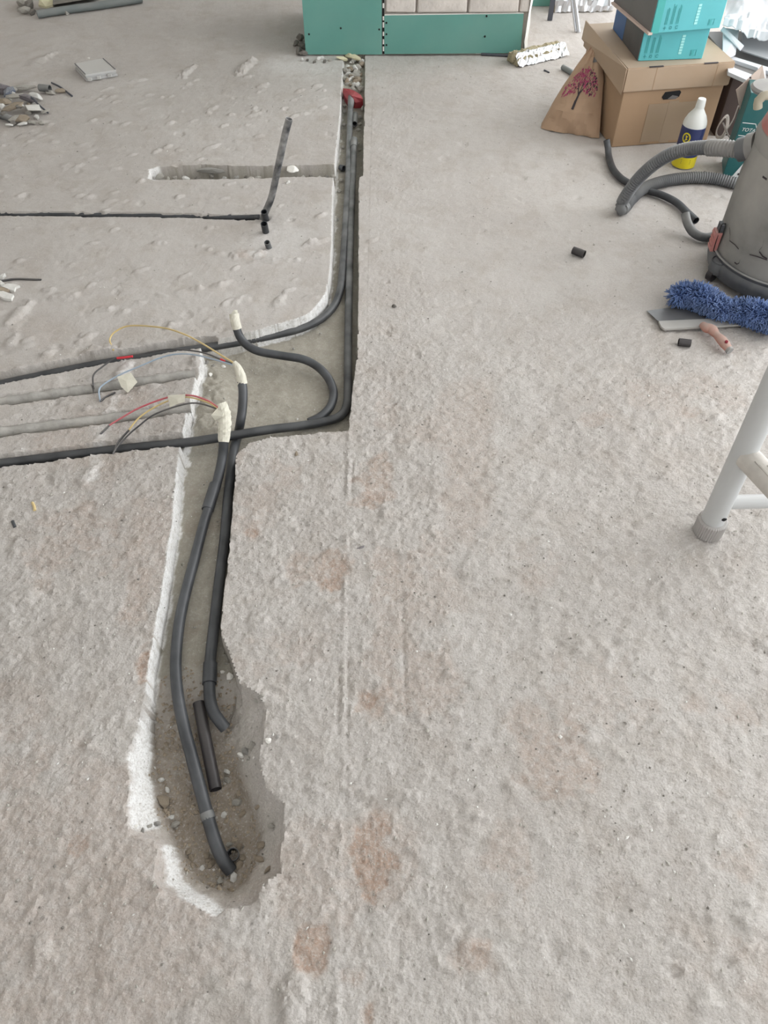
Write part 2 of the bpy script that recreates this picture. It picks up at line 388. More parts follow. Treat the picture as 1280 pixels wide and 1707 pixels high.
SLOT = pxs([(250, 284), (264, 279), (312, 277), (338, 275), (384, 278), (450, 278), (566, 275), (566, 298), (499, 296), (351, 301), (259, 302), (248, 298)])
G1 = pxs([(-60, 646), (0, 632), (150, 601), (300, 576), (350, 568)])
G2 = pxs([(-60, 681), (0, 670), (100, 655), (200, 641), (338, 620)])
G3 = pxs([(-60, 729), (0, 720), (150, 701), (250, 689), (322, 678)])
G4 = pxs([(-60, 776), (0, 769), (190, 746), (310, 733)])
G5 = pxs([(-60, 355), (0, 357), (200, 359), (438, 363)])

# rough / smooth zones (the far left is trowelled smooth, the right and near side granular)
big = fbm(GX, GY, 1.3, 3, 2)
rough = 0.25 + 0.75 * sstep(2.5, 1.45, GY + 0.25 * (GX < -0.1) + 0.9 * (big - 0.5))
rough = np.clip(rough + 0.15 * (GX > -0.05), 0, 1)
Z = (fbm(GX, GY, 0.9, 3, 5) - 0.5) * 0.010 + (fbm(GX, GY, 6, 3, 8) - 0.5) * 0.006
Z += (fbm(GX, GY, 38, 3, 11) - 0.5) * (0.002 + 0.0022 * rough)
Z += np.maximum(0, fbm(GX, GY, 75, 2, 15) - 0.55) * 0.009 * rough
Z += (RNG.random(Z.shape) ** 4) * 0.0034 * rough + (RNG.random(Z.shape) - 0.5) * 0.0007 * rough
flake = sstep(0.53, 0.56, fbm(GX, GY, 4.5, 4, 21))                     # skim coat remaining / broken off: low steps
Z += flake * 0.0022 * sstep(2.6, 1.8, GY)
# trowel lumps and drips of plaster
def lump(cx, cy, la, lb, ang, h, rag=0.5, seed=0):
    R = max(la, lb) * 1.5
    i0, i1 = np.searchsorted(ax_x, [cx - R, cx + R]); j0, j1 = np.searchsorted(ax_y, [cy - R, cy + R])
    if i1 - i0 < 2 or j1 - j0 < 2: return
    sx, sy = GX[j0:j1, i0:i1] - cx, GY[j0:j1, i0:i1] - cy; c, s = math.cos(ang), math.sin(ang)
    u = (sx * c + sy * s) / la; v = (-sx * s + sy * c) / lb; d = np.sqrt(u * u + v * v)
    d = d + rag * (fbm(sx + cx, sy + cy, 70, 2, seed) - 0.5)
    Z[j0:j1, i0:i1] += h * sstep(1.0, 0.45, d) * (1 + 0.6 * (fbm(sx + cx, sy + cy, 110, 2, seed + 3) - 0.5))
for i in range(480):
    cy = random.choice((random.uniform(0.2, 1.6), random.uniform(0.2, 4.2))); cx = random.uniform(-1, 1) * (0.55 + 0.4 * cy)
    far = cx > 0 and cy > 1.9
    s = random.uniform(0.006, 0.02) * (0.55 if far else 1); lump(cx, cy, s * random.uniform(1, 2.2), s * 0.8, random.uniform(-0.4, 0.9), random.uniform(0.001, 0.0048) * (0.5 if far else 1), 0.6, i)
for i in range(210):   # drips on the smooth far left
    cy = random.uniform(1.55, 3.9); cx = random.uniform(-0.55 - .38 * cy, -0.2); s = random.uniform(0.009, 0.020)
    lump(cx, cy, s * random.uniform(1.2, 2.2), s * 0.8, random.uniform(0.1, 0.9), random.uniform(0.003, 0.0075), 0.7, i + 1500)
for i in range(170):   # small chips and pocks
    cy = random.uniform(0.2, 3.6); cx = random.uniform(-1, 1) * (0.55 + 0.4 * cy); s = random.uniform(0.006, 0.022)
    lump(cx, cy, s * 1.4, s, random.uniform(0, 3), -random.uniform(0.002, 0.005), 0.7, i + 700)
for i, (x, y, a, b, an, h) in enumerate([(165, 588, .055, .04, .2, .012), (105, 497, .07, .025, .3, .008), (33, 525, .022, .075, -.35, .010), (20, 570, .022, .04, -.3, .009),
        (145, 795, .02, .045, -.3, .006), (70, 100, .03, .12, -.35, .012), (313, 118, .022, .09, -.3, .012), (410, 112, .03, .12, -.3, .018), (325, 603, .02, .03, .4, .010),
        (350, 620, .05, .03, .3, .012), (205, 618, .02, .05, -.4, .008), (490, 1663, .025, .06, 0, .010), (405, 425, .05, .03, .2, .006), (530, 405, .08, .012, .5, .007),
        (460, 435, .10, .014, .1, .008), (340, 280, .06, .014, .1, .010), (40, 1000, .07, .035, .4, .008), (70, 1580, .02, .03, 0, .008), (420, 1170, .03, .05, .2, .010), (430, 1040, .035, .025, 0, .006)]):
    p = U(x, y); lump(p.x, p.y, a, b, an, h, 0.8, i + 40)
# the straight joint that runs on from the channel towards the camera
SEAM = pxs([(583, 722), (577, 900), (573, 1100), (570, 1300), (566, 1500), (560, 1720), (556, 1900)])
ds = seg_dist(GX, GY, SEAM, False); Z += 0.0018 * sstep(0.007, 0.002, ds) * sstep(0.35, 0.5, fbm(GX, GY, 14, 2, 33)) - 0.0025 * sstep(0.006, 0.001, np.abs(ds - 0.009)) * sstep(.5, .6, fbm(GX, GY, 9, 2, 34))
SEAM2 = pxs([(650, 600), (660, 760), (668, 900), (672, 1050), (676, 1200)])
ds2 = seg_dist(GX, GY, SEAM2, False); Z -= 0.003 * sstep(0.008, 0.002, ds2) * sstep(0.4, 0.55, fbm(GX, GY, 8, 2, 35))

NZ = 0.5 * fbm(GX, GY, 9, 5, 300) + 0.5 * fbm(GX, GY, 34, 3, 310)
pink = np.zeros_like(Z); white = np.zeros_like(Z); bed = np.zeros_like(Z); soil = np.zeros_like(Z)
for x, y, rx, ry, a in [(625, 790, 40, 60, .9), (650, 690, 30, 60, .4), (560, 955, 45, 50, 1.), (520, 950, 60, 30, .7), (650, 960, 60, 70, .6), (690, 1130, 90, 90, .55), (620, 1170, 40, 50, .9),
        (625, 1440, 45, 90, 1.1), (610, 1640, 40, 70, .8), (520, 1560, 40, 60, 1.1), (238, 1110, 26, 60, 1.1), (225, 1000, 30, 60, .7), (130, 900, 110, 80, .6), (940, 1270, 90, 70, .8),
        (880, 1200, 60, 50, .6), (1150, 690, 30, 12, .7), (980, 700, 40, 14, .5), (40, 1240, 70, 90, .5), (230, 1450, 120, 70, .5), (1200, 1180, 70, 50, .5), (1230, 1400, 60, 90, .5),
        (800, 1590, 50, 40, .7), (450, 800, 60, 60, .45), (480, 690, 20, 15, .6), (420, 880, 45, 25, .6), (880, 930, 50, 40, .35), (690, 1000, 110, 120, .4), (480, 1080, 90, 50, .4), (980, 1150, 140, 70, .35),
        (300, 1600, 160, 70, .35), (850, 1430, 50, 90, .5), (420, 420, 30, 18, .5), (100, 1400, 120, 90, .4)]:
    p = U(x, y); q = U(x + rx, y); r = U(x, y - ry)
    lx, ly = abs(q.x - p.x), abs(r.y - p.y); d = np.sqrt(((GX - p.x) / lx) ** 2 + ((GY - p.y) / ly) ** 2)
    f = sstep(1.5, 0.1, d); pink = np.maximum(pink, min(1, a) * sstep(0.0, 0.35, f) * sstep(0.42, 0.78, 0.85 * f + 2.6 * (NZ - 0.5)))
pink = np.clip(np.maximum(pink, 0.45 * sstep(0.55, 0.63, fbm(GX, GY, 3.2, 6, 61)) * sstep(2.4, 1.4, GY)), 0, 1)
rust = np.zeros_like(Z)
for x, y, rx, ry, a in [(625, 1450, 42, 80, 1), (605, 1420, 20, 40, 1), (520, 1575, 34, 40, 1), (240, 1115, 22, 55, .9), (560, 965, 24, 34, .8), (610, 1660, 25, 40, .8), (135, 1410, 30, 20, .7), (420, 890, 18, 10, .9), (615, 1165, 16, 20, .9), (810, 1580, 30, 30, .5), (600, 830, 30, 14, .6)]:
    p = U(x, y); q = U(x + rx, y); r = U(x, y - ry); d = np.sqrt(((GX - p.x) / abs(q.x - p.x)) ** 2 + ((GY - p.y) / abs(r.y - p.y)) ** 2)
    f = sstep(1.5, 0.1, d); rust = np.maximum(rust, a * sstep(0.0, 0.3, f) * sstep(0.5, 0.66, 0.8 * f + 3.2 * (NZ - 0.5)))
Z -= pink * 0.0014 + rust * 0.0012
dl = seg_dist(GX, GY, pxs([(215, 608), (200, 650), (175, 700), (155, 795)]), False)
white = np.maximum(white, 0.45 * sstep(0.024, 0.010, dl + 0.03 * (fbm(GX, GY, 40, 3, 77) - 0.5)))
white = np.maximum(white, 0.05 * sstep(0.013, 0.008, ds + 0.012 * (fbm(GX, GY, 30, 2, 78) - 0.5)) * sstep(0.75, 0.5, GY))
white = np.maximum(white, 0.28 * sstep(1.3, 0.3, np.sqrt(((GX - U(462, 405).x) / .12) ** 2 + ((GY - U(462, 405).y) / .17) ** 2) + 1.2 * (NZ - 0.5)))
white = np.maximum(white, 0.40 * sstep(1.3, 0.3, np.sqrt(((GX - U(500, 112).x) / .24) ** 2 + ((GY - U(500, 112).y) / .15) ** 2) + 1.4 * (NZ - 0.5)))
TOP = Z.copy()

# grooves on the left
def groove(P, half, depth, seed, fac=1.0):
    d = seg_dist(GX, GY, P, False) + 0.010 * (fbm(GX, GY, 30, 3, seed) - 0.5)
    t = sstep(half, half * 0.72, d)
    return np.where(t > 0, TOP * (1 - t) - depth * t, 9), t
zg = np.full_like(Z, 9.0)
for P, h, dp, s in ((G1, .027, .034, 1), (G2, .023, .018, 2), (G3, .023, .018, 3), (G4, .024, .032, 4), (G5, .016, .022, 5)):
    g, t = groove(P, h, dp, s); zg = np.minimum(zg, g)
    bed = np.maximum(bed, 0.35 * t)
Z = np.minimum(Z, zg)

PXs, PYs = GX.copy(), GY.copy()
def chase(P, depth_arr, jit, seed):
    """sharp-walled trench: rim vertices are moved onto the outline"""
    global Z
    x0, x1 = min(p.x for p in P) - .03, max(p.x for p in P) + .03; y0, y1 = min(p.y for p in P) - .03, max(p.y for p in P) + .03
    i0, i1 = np.searchsorted(ax_x, [x0, x1]); j0, j1 = np.searchsorted(ax_y, [y0, y1]); sl = np.s_[j0:j1, i0:i1]
    X, Y = GX[sl], GY[sl]
    d = sdf(X, Y, P) + jit * (fbm(X, Y, 34, 4, seed) - 0.5)
    gy, gx = np.gradient(d, ax_y[j0:j1], ax_x[i0:i1]); gl = np.sqrt(gx * gx + gy * gy) + 1e-9
    half = 0.5 * np.minimum(np.gradient(ax_x)[None, i0:i1], 9) + 0 * X
    half = np.maximum(half, 0.5 * np.gradient(ax_y)[j0:j1, None] * np.abs(gy / gl))
    snap = np.abs(d) < half
    PXs[sl] = np.where(snap, X - d * gx / gl, PXs[sl]); PYs[sl] = np.where(snap, Y - d * gy / gl, PYs[sl])
    inn = (d < 0) & ~snap
    foot = inn & (d > -3.0 * half); e = d + 2.0 * half
    PXs[sl] = np.where(foot, X - e * gx / gl, PXs[sl]); PYs[sl] = np.where(foot, Y - e * gy / gl, PYs[sl])
    Z[sl] = np.where(inn, np.minimum(Z[sl], depth_arr[sl]), Z[sl])
    Dfull = np.full(GX.shape, 9.0); Dfull[sl] = d
    return Dfull
bedz = -DEPTH + (fbm(GX, GY, 9, 4, 90) - 0.5) * 0.012 + (fbm(GX, GY, 60, 3, 91) - 0.5) * 0.004
bedz += 0.030 * sstep(3.55, 3.85, GY)                                    # rubble-filled far end
ramp = seg_dist(GX, GY, pxs([(345, 600), (352, 640), (345, 690)]), False)
bedz += 0.034 * sstep(0.075, 0.015, ramp) * (0.7 + 0.8 * (fbm(GX, GY, 45, 3, 92) - 0.5))
d_main = chase(MAIN, bedz, 0.006, 101)
slotz = -0.058 + (fbm(GX, GY, 20, 4, 95) - 0.5) * 0.014
d_slot = chase(SLOT, slotz, 0.008, 103)
# the dug-out pit: sloping broken sides
jp = 0.022 * (fbm(GX, GY, 24, 4, 111) - 0.5) + 0.03 * (fbm(GX, GY, 8, 2, 112) - 0.5)
x0, x1 = np.searchsorted(ax_x, [-0.62, 0.0]); y0, y1 = np.searchsorted(ax_y, [0.2, 1.0]); sl = np.s_[y0:y1, x0:x1]
X, Y = GX[sl], GY[sl]; dr = sdf(X, Y, PITR) + jp[sl] * 0.6; df = sdf(X, Y, PITF) + jp[sl] * 0.5
t = np.clip(-dr / np.maximum(-dr + np.maximum(df, 0), 1e-6), 0, 1)
prof = np.where(t < 0.12, t * 2.2, 0.264 + (t - 0.12) * 0.836) ** 0.9
hole = U(387, 1425, -0.1); dh = np.sqrt((X - hole.x) ** 2 + (Y - hole.y) ** 2)
pz = -(0.055 + 0.030 * sstep(0.84, 0.62, Y)) * prof + 0.013 * (fbm(X, Y, 20, 4, 113) - 0.5) * sstep(0, .3, t) + 0.006 * (fbm(X, Y, 70, 2, 114) - 0.5)
pz += (0.012 * (fbm(X, Y, 42, 3, 116) - 0.5) + 0.0035 * (RNG.random(X.shape) - 0.5)) * sstep(0, .12, t) * sstep(1.05, .8, t)
pz -= 0.012 * sstep(0.10, 0.02, dh) * (t > 0.8)
Z[sl] = np.where(dr < 0, np.minimum(Z[sl], pz), Z[sl])
d_pr = np.full(GX.shape, 9.0); d_pr[sl] = dr; tp = np.zeros_like(Z); tp[sl] = np.where(dr < 0, t, 0)

# colours: dug screed bed, soil in the pit, freshly cut white plaster edges
m_in = sstep(0.001, -0.004, d_main); bed = np.maximum(bed, m_in); bed = np.maximum(bed, 0.8 * sstep(0.001, -0.004, d_slot))
bed = np.where(tp > 0, np.maximum(bed * sstep(0.74, 0.86, GY), sstep(0.05, 0.6, tp) * 0.30), bed)  # pit banks: shade put into the colour as a weak bed tint
soil = sstep(0.55, 1.0, tp) * 0.95 * sstep(0.86, 0.62, GY + 0.12 * (NZ - 0.5))
soil = np.maximum(soil, m_in * sstep(1.5, 1.35, GY) * sstep(0.6, 0.75, fbm(GX, GY, 14, 3, 130)) * 0.5)
def near(P, wd, jit=0.012, sc=28, seed=120): return sstep(wd, wd * 0.75, seg_dist(GX, GY, P, False) + jit * (fbm(GX, GY, sc, 3, seed) - 0.5) * 2)
wl = np.maximum(near(pxs([(297, 762), (287, 872), (279, 923), (268, 999), (258, 1061), (247, 1112), (244, 1150), (242, 1184)]), 0.010, .008),
                np.maximum(near(pxs([(543, 488), (533, 504), (514, 523), (490, 533), (460, 542), (430, 551)]), 0.013), 0.75 * near(pxs([(572, 100), (569, 145), (567, 182), (562, 235), (559, 262), (556, 300), (553, 400), (551, 430), (548, 465), (543, 488)]), 0.009)))
wl = np.maximum(wl, near(pxs([(333, 586), (336, 605), (328, 625), (322, 650), (317, 672), (310, 695), (304, 730), (299, 750)]), 0.013))
wl = np.maximum(wl, 0.55 * near(pxs([(430, 551), (400, 559), (350, 568)]), 0.012)) * (d_main < 0.0022)
white = np.maximum(white, wl)
bank = np.maximum(near(pxs([(242, 1184), (234, 1225), (228, 1270), (232, 1320), (232, 1365)]), 0.020, .012) * (tp < 0.72), near(pxs([(275, 1410), (283, 1445), (300, 1475), (325, 1492), (352, 1516)]), 0.017, .014) * (tp < 0.60))
white = np.maximum(white, bank * (d_pr < 0.001))
white = np.maximum(white, near(pxs([(258, 283), (257, 298)]), 0.03, .02) * (d_slot < 0.004))

def zfloor(x, y):
    i = int(np.clip(np.searchsorted(ax_x, x), 1, NX - 1)); j = int(np.clip(np.searchsorted(ax_y, y), 1, NY - 1))
    return float(Z[j - 1:j + 1, i - 1:i + 1].mean())
co = np.stack([PXs, PYs, Z], -1).reshape(-1, 3).astype(np.float32)
idx = np.arange(NX * NY).reshape(NY, NX)
q = np.stack([idx[:-1, :-1], idx[:-1, 1:], idx[1:, 1:], idx[1:, :-1]], -1).reshape(-1, 4).astype(np.int32)
me = bpy.data.meshes.new('floor'); me.vertices.add(len(co)); me.vertices.foreach_set('co', co.ravel())
me.loops.add(q.size); me.loops.foreach_set('vertex_index', q.ravel())
me.polygons.add(len(q)); me.polygons.foreach_set('loop_start', np.arange(0, q.size, 4, dtype=np.int32)); me.polygons.foreach_set('loop_total', np.full(len(q), 4, np.int32))
me.polygons.foreach_set('use_smooth', np.ones(len(q), bool))
me.update(calc_edges=True)
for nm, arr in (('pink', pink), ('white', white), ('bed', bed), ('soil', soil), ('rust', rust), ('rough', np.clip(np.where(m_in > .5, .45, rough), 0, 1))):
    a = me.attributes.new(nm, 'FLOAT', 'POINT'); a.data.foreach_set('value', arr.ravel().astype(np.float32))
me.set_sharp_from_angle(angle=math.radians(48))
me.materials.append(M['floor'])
floor = bpy.data.objects.new('floor', me); COL.objects.link(floor)
floor['kind'] = 'structure'; floor['label'] = 'rough grey concrete floor with conduit channels cut into it'; floor['category'] = 'floor'

# ------------------------------------------------------------------ conduits
R = 0.0125
def conduit(name, pts, label, cat='conduit', m='conduit', r=R, open0=0.0, open1=0.0, **k):
    o = thing(name, label, cat, pts[0]); base = Vector(pts[0])
    tube('pipe', [Vector(p) - base for p in pts], r, m, o, open0=open0, open1=open1, **k)
    return o, base
def coupling(o, base, p, q, m='conduit', r=R * 1.22):
    return tube('coupling', [Vector(p) - base, Vector(q) - base], r, m, o, smooth_path=False, sides=16)

zc = -DEPTH + R + 0.004
A_pts = pxs([(585, 163, -.012), (583, 210, -.032), (581, 280, zc), (577, 360, zc), (571, 450, zc), (566, 487, zc), (555, 512, zc), (533, 533, zc), (500, 548, zc), (455, 559, -.036), (400, 570, -.028), (340, 580, -.022), (300, 586, -.02), (150, 610, -.02), (0, 641, -.02), (-70, 655, -.02)])
oA, bA = conduit('long_conduit', A_pts, 'long dusty black conduit bending left along the curved white channel edge', m='conduit_run')
coupling(oA, bA, U(585.3, 160, -.012), U(584.6, 176, -.02), 'conduit_dusty', R * 1.12)
B_pts = pxs([(590, 236, -.02), (589, 270, -.034), (586, 340, zc), (583, 430, zc), (581, 520, zc), (580, 600, zc), (580, 652, zc), (578, 676, zc), (566, 694, zc), (540, 703, zc), (500, 710, -.036), (450, 716, -.026), (400, 724, -.02), (350, 732, -.018), (300, 739, -.018), (190, 750, -.018), (0, 773, -.018), (-70, 781, -.018)])
oB, bB = conduit('long_conduit', B_pts, 'long black conduit hugging the right channel wall then turning left under the taped ends', m='conduit_run')
coupling(oB, bB, U(590.2, 233, -.02), U(589.6, 246, -.025), 'conduit_dusty', R * 1.15)
for o in (oA, oB): pass
C_pts = [U(391, 528, .085), U(394, 545, .06), U(400, 562, .034), U(412, 576, .016), U(432, 586, .004), U(470, 593, -.008), U(505, 599, -.016), U(530, 612, -.026), U(548, 632, -.034), U(556, 655, zc), U(551, 677, zc), U(535, 694, zc), U(515, 704, zc - .004)]
oC, bC = conduit('looped_conduit', C_pts, 'short looping black conduit with a taped tip curving across the pit', r=R * .98)
def tape_wrap(name, pts, rads, parent, base, jit=0.10, m='tape', sides=18, flat=1.0, open1=0.0):
    P = catmull([Vector(p) - base for p in pts], 0.005); n = len(P)
    def rad(i, n_): f = i / (n_ - 1) * (len(rads) - 1); k = min(int(f), len(rads) - 2); return rads[k] + (rads[k + 1] - rads[k]) * (f - k)
    V, Fc = tube_geo(P, rad, sides, jitter=jit, flat=flat, open1=open1); return obj(name, V, Fc, m, parent, False)
tape_wrap('tape_wrap', [U(395, 548, .056), U(392, 536, .075), U(390, 523, .093)], [R * 1.08, R * 1.12, R * 1.15], oC, bC, .06, open1=.2)
# a torn flap standing at the tip
p = U(390, 521, .095) - bC
obj('tape_flap', [p + Vector((.002, -.012, -.01)), p + Vector((.013, -.006, -.012)), p + Vector((.011, .001, .008)), p + Vector((.003, -.004, .012)), p + Vector((-.008, -.010, .002))], [(0, 1, 2, 3, 4)], 'tape', oC)
# D: taped stub, down the right side of the lower channel to a bent end
dY = U(398, 716, .0).y
D_pts = [U(402, 632, .075), U(405, 652, .055), U(404, 680, .028), U(399, 706, .0), U(395, 722, -.047), U(388, 760, zc), U(380, 830, zc), U(374, 900, zc), U(364, 980, zc), U(356, 1050, zc), U(350, 1105, zc), U(349, 1140, zc), U(350, 1165, zc), U(356, 1187, zc), U(366, 1202, zc), U(376, 1214, -.048)]
D_pts[3] = U(401, 702, .004); D_pts[4] = U(397, 722, -.045)
oD, bD = conduit('lower_conduit', D_pts, 'straight black conduit along the right wall of the near channel ending in a bend', open1=0.15)
coupling(oD, bD, U(350.5, 1106, zc), U(349, 1140, zc))
tape_wrap('tape_wrap', [U(404, 640, .066), U(401, 625, .085), U(396, 612, .098), U(390, 604, .106)], [R * 1.08, R * 1.06, R * .85, R * .5], oD, bD, .06)
# E: the long one with the big tape cap
E_pts = [U(371, 700, .075), U(373, 730, .045), U(371, 760, .006), U(364, 795, -.022), U(355, 825, zc + .004), U(340, 872, zc), U(325, 930, zc), U(309, 990, zc), U(298, 1045, zc), U(293, 1105, zc), U(296, 1155, zc), U(305, 1205, -.042), U(317, 1252, -.045), U(331, 1305, -.05), U(346, 1360, -.058), U(357, 1398, -.066), U(370, 1430, -.076), U(385, 1452, -.092)]
oE, bE = conduit('lower_conduit', E_pts, 'long bluish black conduit swinging across the near channel into the round pit', m='conduit', open1=0.14)
coupling(oE, bE, U(359, 808, -.030), U(346, 850, zc))
coupling(oE, bE, U(344.5, 1354, -.057), U(348, 1366, -.06), 'conduit_dusty', R * 1.08)
tape_wrap('tape_cap', [U(373, 737, .040), U(374, 715, .062), U(374, 700, .078), U(372, 684, .094), U(368, 672, .108)], [R * 1.08, R * 1.25, R * 1.35, R * 1.45, R * 1.0], oE, bE, .09, sides=14)
p0, p1, p2, p3, p4 = [U(*c) - bE for c in ((366, 676, .112), (352, 692, .098), (358, 700, .088), (371, 694, .100), (378, 670, .112))]
Vf = [p0, p1, p2, p3, p4]; nrm = Vector((0, -.3, .9)).normalized() * 0.004
obj('tape_flap', Vf + [v - nrm for v in Vf], [(0, 1, 2, 3, 4), (9, 8, 7, 6, 5)] + [(i, i + 5, (i + 1) % 5 + 5, (i + 1) % 5) for i in range(5)], 'tape', oE)
# loose off-cut and open socket in the pit
o, b_ = conduit('conduit_offcut', [U(331, 1172, -.050), U(345, 1245, -.055), U(359.5, 1316, -.062)], 'short glossy black conduit offcut lying loose between two conduits', m='conduit_clean', open0=.12, open1=.12, r=R * 1.0)
o, b_ = conduit('conduit_socket', [U(389, 1428, -.125), U(388, 1424, -.080)], 'open black conduit mouth sunk in the bottom of the round pit', open1=.12, r=R * .95)
# small stub beside conduit A in the channel head
o, b_ = conduit('conduit_offcut', [U(592, 191, -.040), U(591, 207, -.034)], 'blue grey conduit offcut end showing beside the red plug channel', open1=.15, m='conduit_dusty', r=R * 1.0)
o, b_ = conduit('conduit_offcut', [U(567, 279, -.042), U(573, 281, -.040)], 'dark conduit stub poking into the channel where the side slot meets it', open1=.15, r=R * .9)
# cement-covered conduits in the two middle grooves, thin run on the far left
o, b_ = conduit('buried_conduit', pxs([(-60, 682, -.012), (0, 671, -.012), (100, 656, -.012), (200, 642, -.012), (325, 623, -.014)]), 'cement crusted conduit in the upper of the two grey grooves', m='cement', r=lambda i, n: 0.0135 + 0.0012 * math.sin(i * .9) + random.uniform(-.0005, .0005))
o, b_ = conduit('buried_conduit', pxs([(-60, 730, -.012), (0, 721, -.012), (150, 702, -.012), (250, 690, -.012), (318, 680, -.014)]), 'cement crusted conduit in the lower of the two grey grooves', m='cement', r=lambda i, n: 0.0135 + 0.0012 * math.sin(i * .7) + random.uniform(-.0005, .0005))
o, b_ = conduit('thin_conduit', pxs([(-60, 355, -.012), (0, 357, -.012), (200, 359.5, -.012), (400, 362.5, -.012), (432, 363, -.006)]), 'thin black conduit running straight across the smooth floor at far left', r=R * .9)
# cement crusted pieces in the side slot
o, b_ = conduit('buried_conduit', pxs([(384, 285, -.042), (450, 285, -.042), (550, 283, -.042)]), 'dusty grey conduit lying in the right half of the side slot', m='cement', r=lambda i, n: 0.0135 + .001 * math.sin(i * .6))
o, b_ = conduit('buried_conduit', pxs([(268, 286, -.042), (300, 286, -.042), (338, 285, -.042)]), 'grey crusted conduit piece at the left end of the side slot', m='cement', r=lambda i, n: 0.013 + .0012 * math.sin(i * .5))
# upright stubs
yb = U(440, 364).y
o, b_ = conduit('upright_conduit', [U(437, 368, -.01), UY(443, 352, yb), UY(452, 330, yb), UY(459, 300, yb), UY(467, 262, yb), UY(475, 225, yb), UY(482, 198, yb)], 'tall black conduit with white plaster smears rising from the floor and leaning right', m='conduit_smeared', open1=.14, r=R * .95)
o, b_ = conduit('conduit_stub', [U(444, 391, -.01), UY(440, 373, U(444, 391).y)], 'short upright black conduit stub, the nearer to the tall leaning conduit', open1=.16, r=R * .95)
o, b_ = conduit('conduit_stub', [U(450, 417, -.01), UY(445, 404, U(450, 417).y)], 'low broken grey conduit stub in chipped plaster, shortest of the upright ones', open1=.18, m='conduit_dusty', r=R * .8)
o, b_ = conduit('conduit_stub', [U(445, 371, -.01), UY(440, 353, U(445, 371).y)], 'dark open conduit mouth at the foot of the tall leaning conduit', open1=.16, r=R * .9)

# ------------------------------------------------------------------ wires
def wire(name, pts, m, label, r=0.0024, tip=None, sides=7):
    base = U(*pts[0]); o = thing(name, label, 'wire', base)
    P = [U(*p) - base for p in pts]
    tube('insulation', P, r, m, o, sides=sides, step=.006)
    if tip:
        Q = [U(*p) - base for p in tip[1:]]; tube('wire_tip', Q, tip[0], 'w_black', o, sides=8, step=.005)
    return o, base
wire('yellow_wire', [(393, 607, .104), (370, 593, .105), (334, 571, .10), (304, 556, .088), (269, 546, .065), (217, 543, .035), (192, 553, .02), (183, 565, .012), (185, 574, .008), (189, 584, .005)], 'w_yellow', 'thin yellow wire arching furthest out over the floor from the taped stub')
o, b_ = wire('black_wire', [(391, 608, .102), (370, 600, .095), (339, 588, .082), (304, 583, .066), (274, 583, .052), (234, 590, .034), (194, 597, .022), (171, 611, .016), (156, 625, .014), (155, 644, .010)], 'w_black', 'black wire with a red tape band arching beside the blue wire')
tube('tape_band', [U(221, 594, .032) - b_, U(207, 596, .027) - b_, U(195, 597, .023) - b_], 0.0032, 'redtape', o, sides=8)
tube('tape_band', [U(376, 603, .097) - b_, U(368, 599, .094) - b_], 0.0030, 'redtape', o, sides=8)
obj('wire_tip', [U(151, 640, .014) - b_, U(158, 647, .010) - b_, U(155, 658, .004) - b_, U(154, 649, .004) - b_], [(0, 1, 2, 3)], 'w_black', o)
o, b_ = wire('blue_wire', [(391, 609, .101), (363, 601, .094), (328, 592, .082), (299, 590, .068), (271, 595, .052), (234, 610, .034), (199, 625, .022), (171, 642, .014), (165, 652, .010), (167, 669, .005)], 'w_blue', 'pale blue wire with a blank tape flag and black folded end', tip=(.0028, (167, 669, .005), (178, 661, .005), (192, 654, .005)), r=.0022)
def flag(pts, z0, parent, base, name='tape_flag'):
    P = [U(x, y, z) - base for x, y, z in pts]; c = sum(P, Vector()) / len(P); n = len(P)
    V = P + [c + Vector((0, 0, .003))]; obj(name, V, [(i, (i + 1) % n, n) for i in range(n)], 'tape', parent)
flag([(195, 628, .026), (218, 621, .030), (229, 637, .024), (213, 655, .016), (202, 645, .019)], 0, o, b_)
o, b_ = wire('red_wire', [(363, 679, .108), (344, 667, .104), (316, 659, .094), (281, 662, .074), (234, 679, .044), (205, 695, .026), (182, 709, .013)], 'w_red', 'red wire with black tip leaving the large crumpled tape cap', tip=(.0026, (182, 709, .013), (167, 724, .005)), r=.0024)
flag([(279, 659, .080), (309, 657, .095), (308, 670, .090), (297, 673, .086), (283, 679, .074)], 0, o, b_)
wire('yellow_wire', [(362, 680, .107), (344, 670, .103), (311, 662, .090), (281, 668, .072), (252, 682, .052), (229, 699, .036), (213, 719, .022), (203, 729, .016)], 'w_yellow', 'yellow wire between the red wire and the dark wire', tip=(.0026, (215, 717, .024), (203, 730, .016), (194, 742, .010), (192, 752, .006)), r=.0022)
wire('dark_wire', [(361, 681, .105), (328, 672, .095), (299, 676, .080), (257, 691, .052), (229, 712, .032), (215, 724, .022), (196, 744, .010), (188, 757, .005)], 'w_black', 'dark grey wire lowest of the bundle from the tape cap', r=.0022)
# red plug in the channel head
c = U(587, 158, -.012)
Vp = []; 
ro = thing('red_plug', 'crumpled red plastic at the head of the channel', 'plastic', c)
pl = [(572, 147, .0), (582, 148, .006), (592, 152, .008), (601, 158, .004), (605, 165, -.006), (602, 170, -.02), (592, 171, -.022), (580, 168, -.022), (574, 160, -.016), (571, 153, -.012)]
Vp = [U(*p) - c for p in pl]; n = len(Vp); Vb = [v + Vector((0, .012, -.03)) for v in Vp]
obj('film', Vp + Vb + [U(587, 160, .003) - c], [(i, (i + 1) % n, 2 * n) for i in range(n)] + [(i, n + i, n + (i + 1) % n, (i + 1) % n) for i in range(n)], 'red', ro)

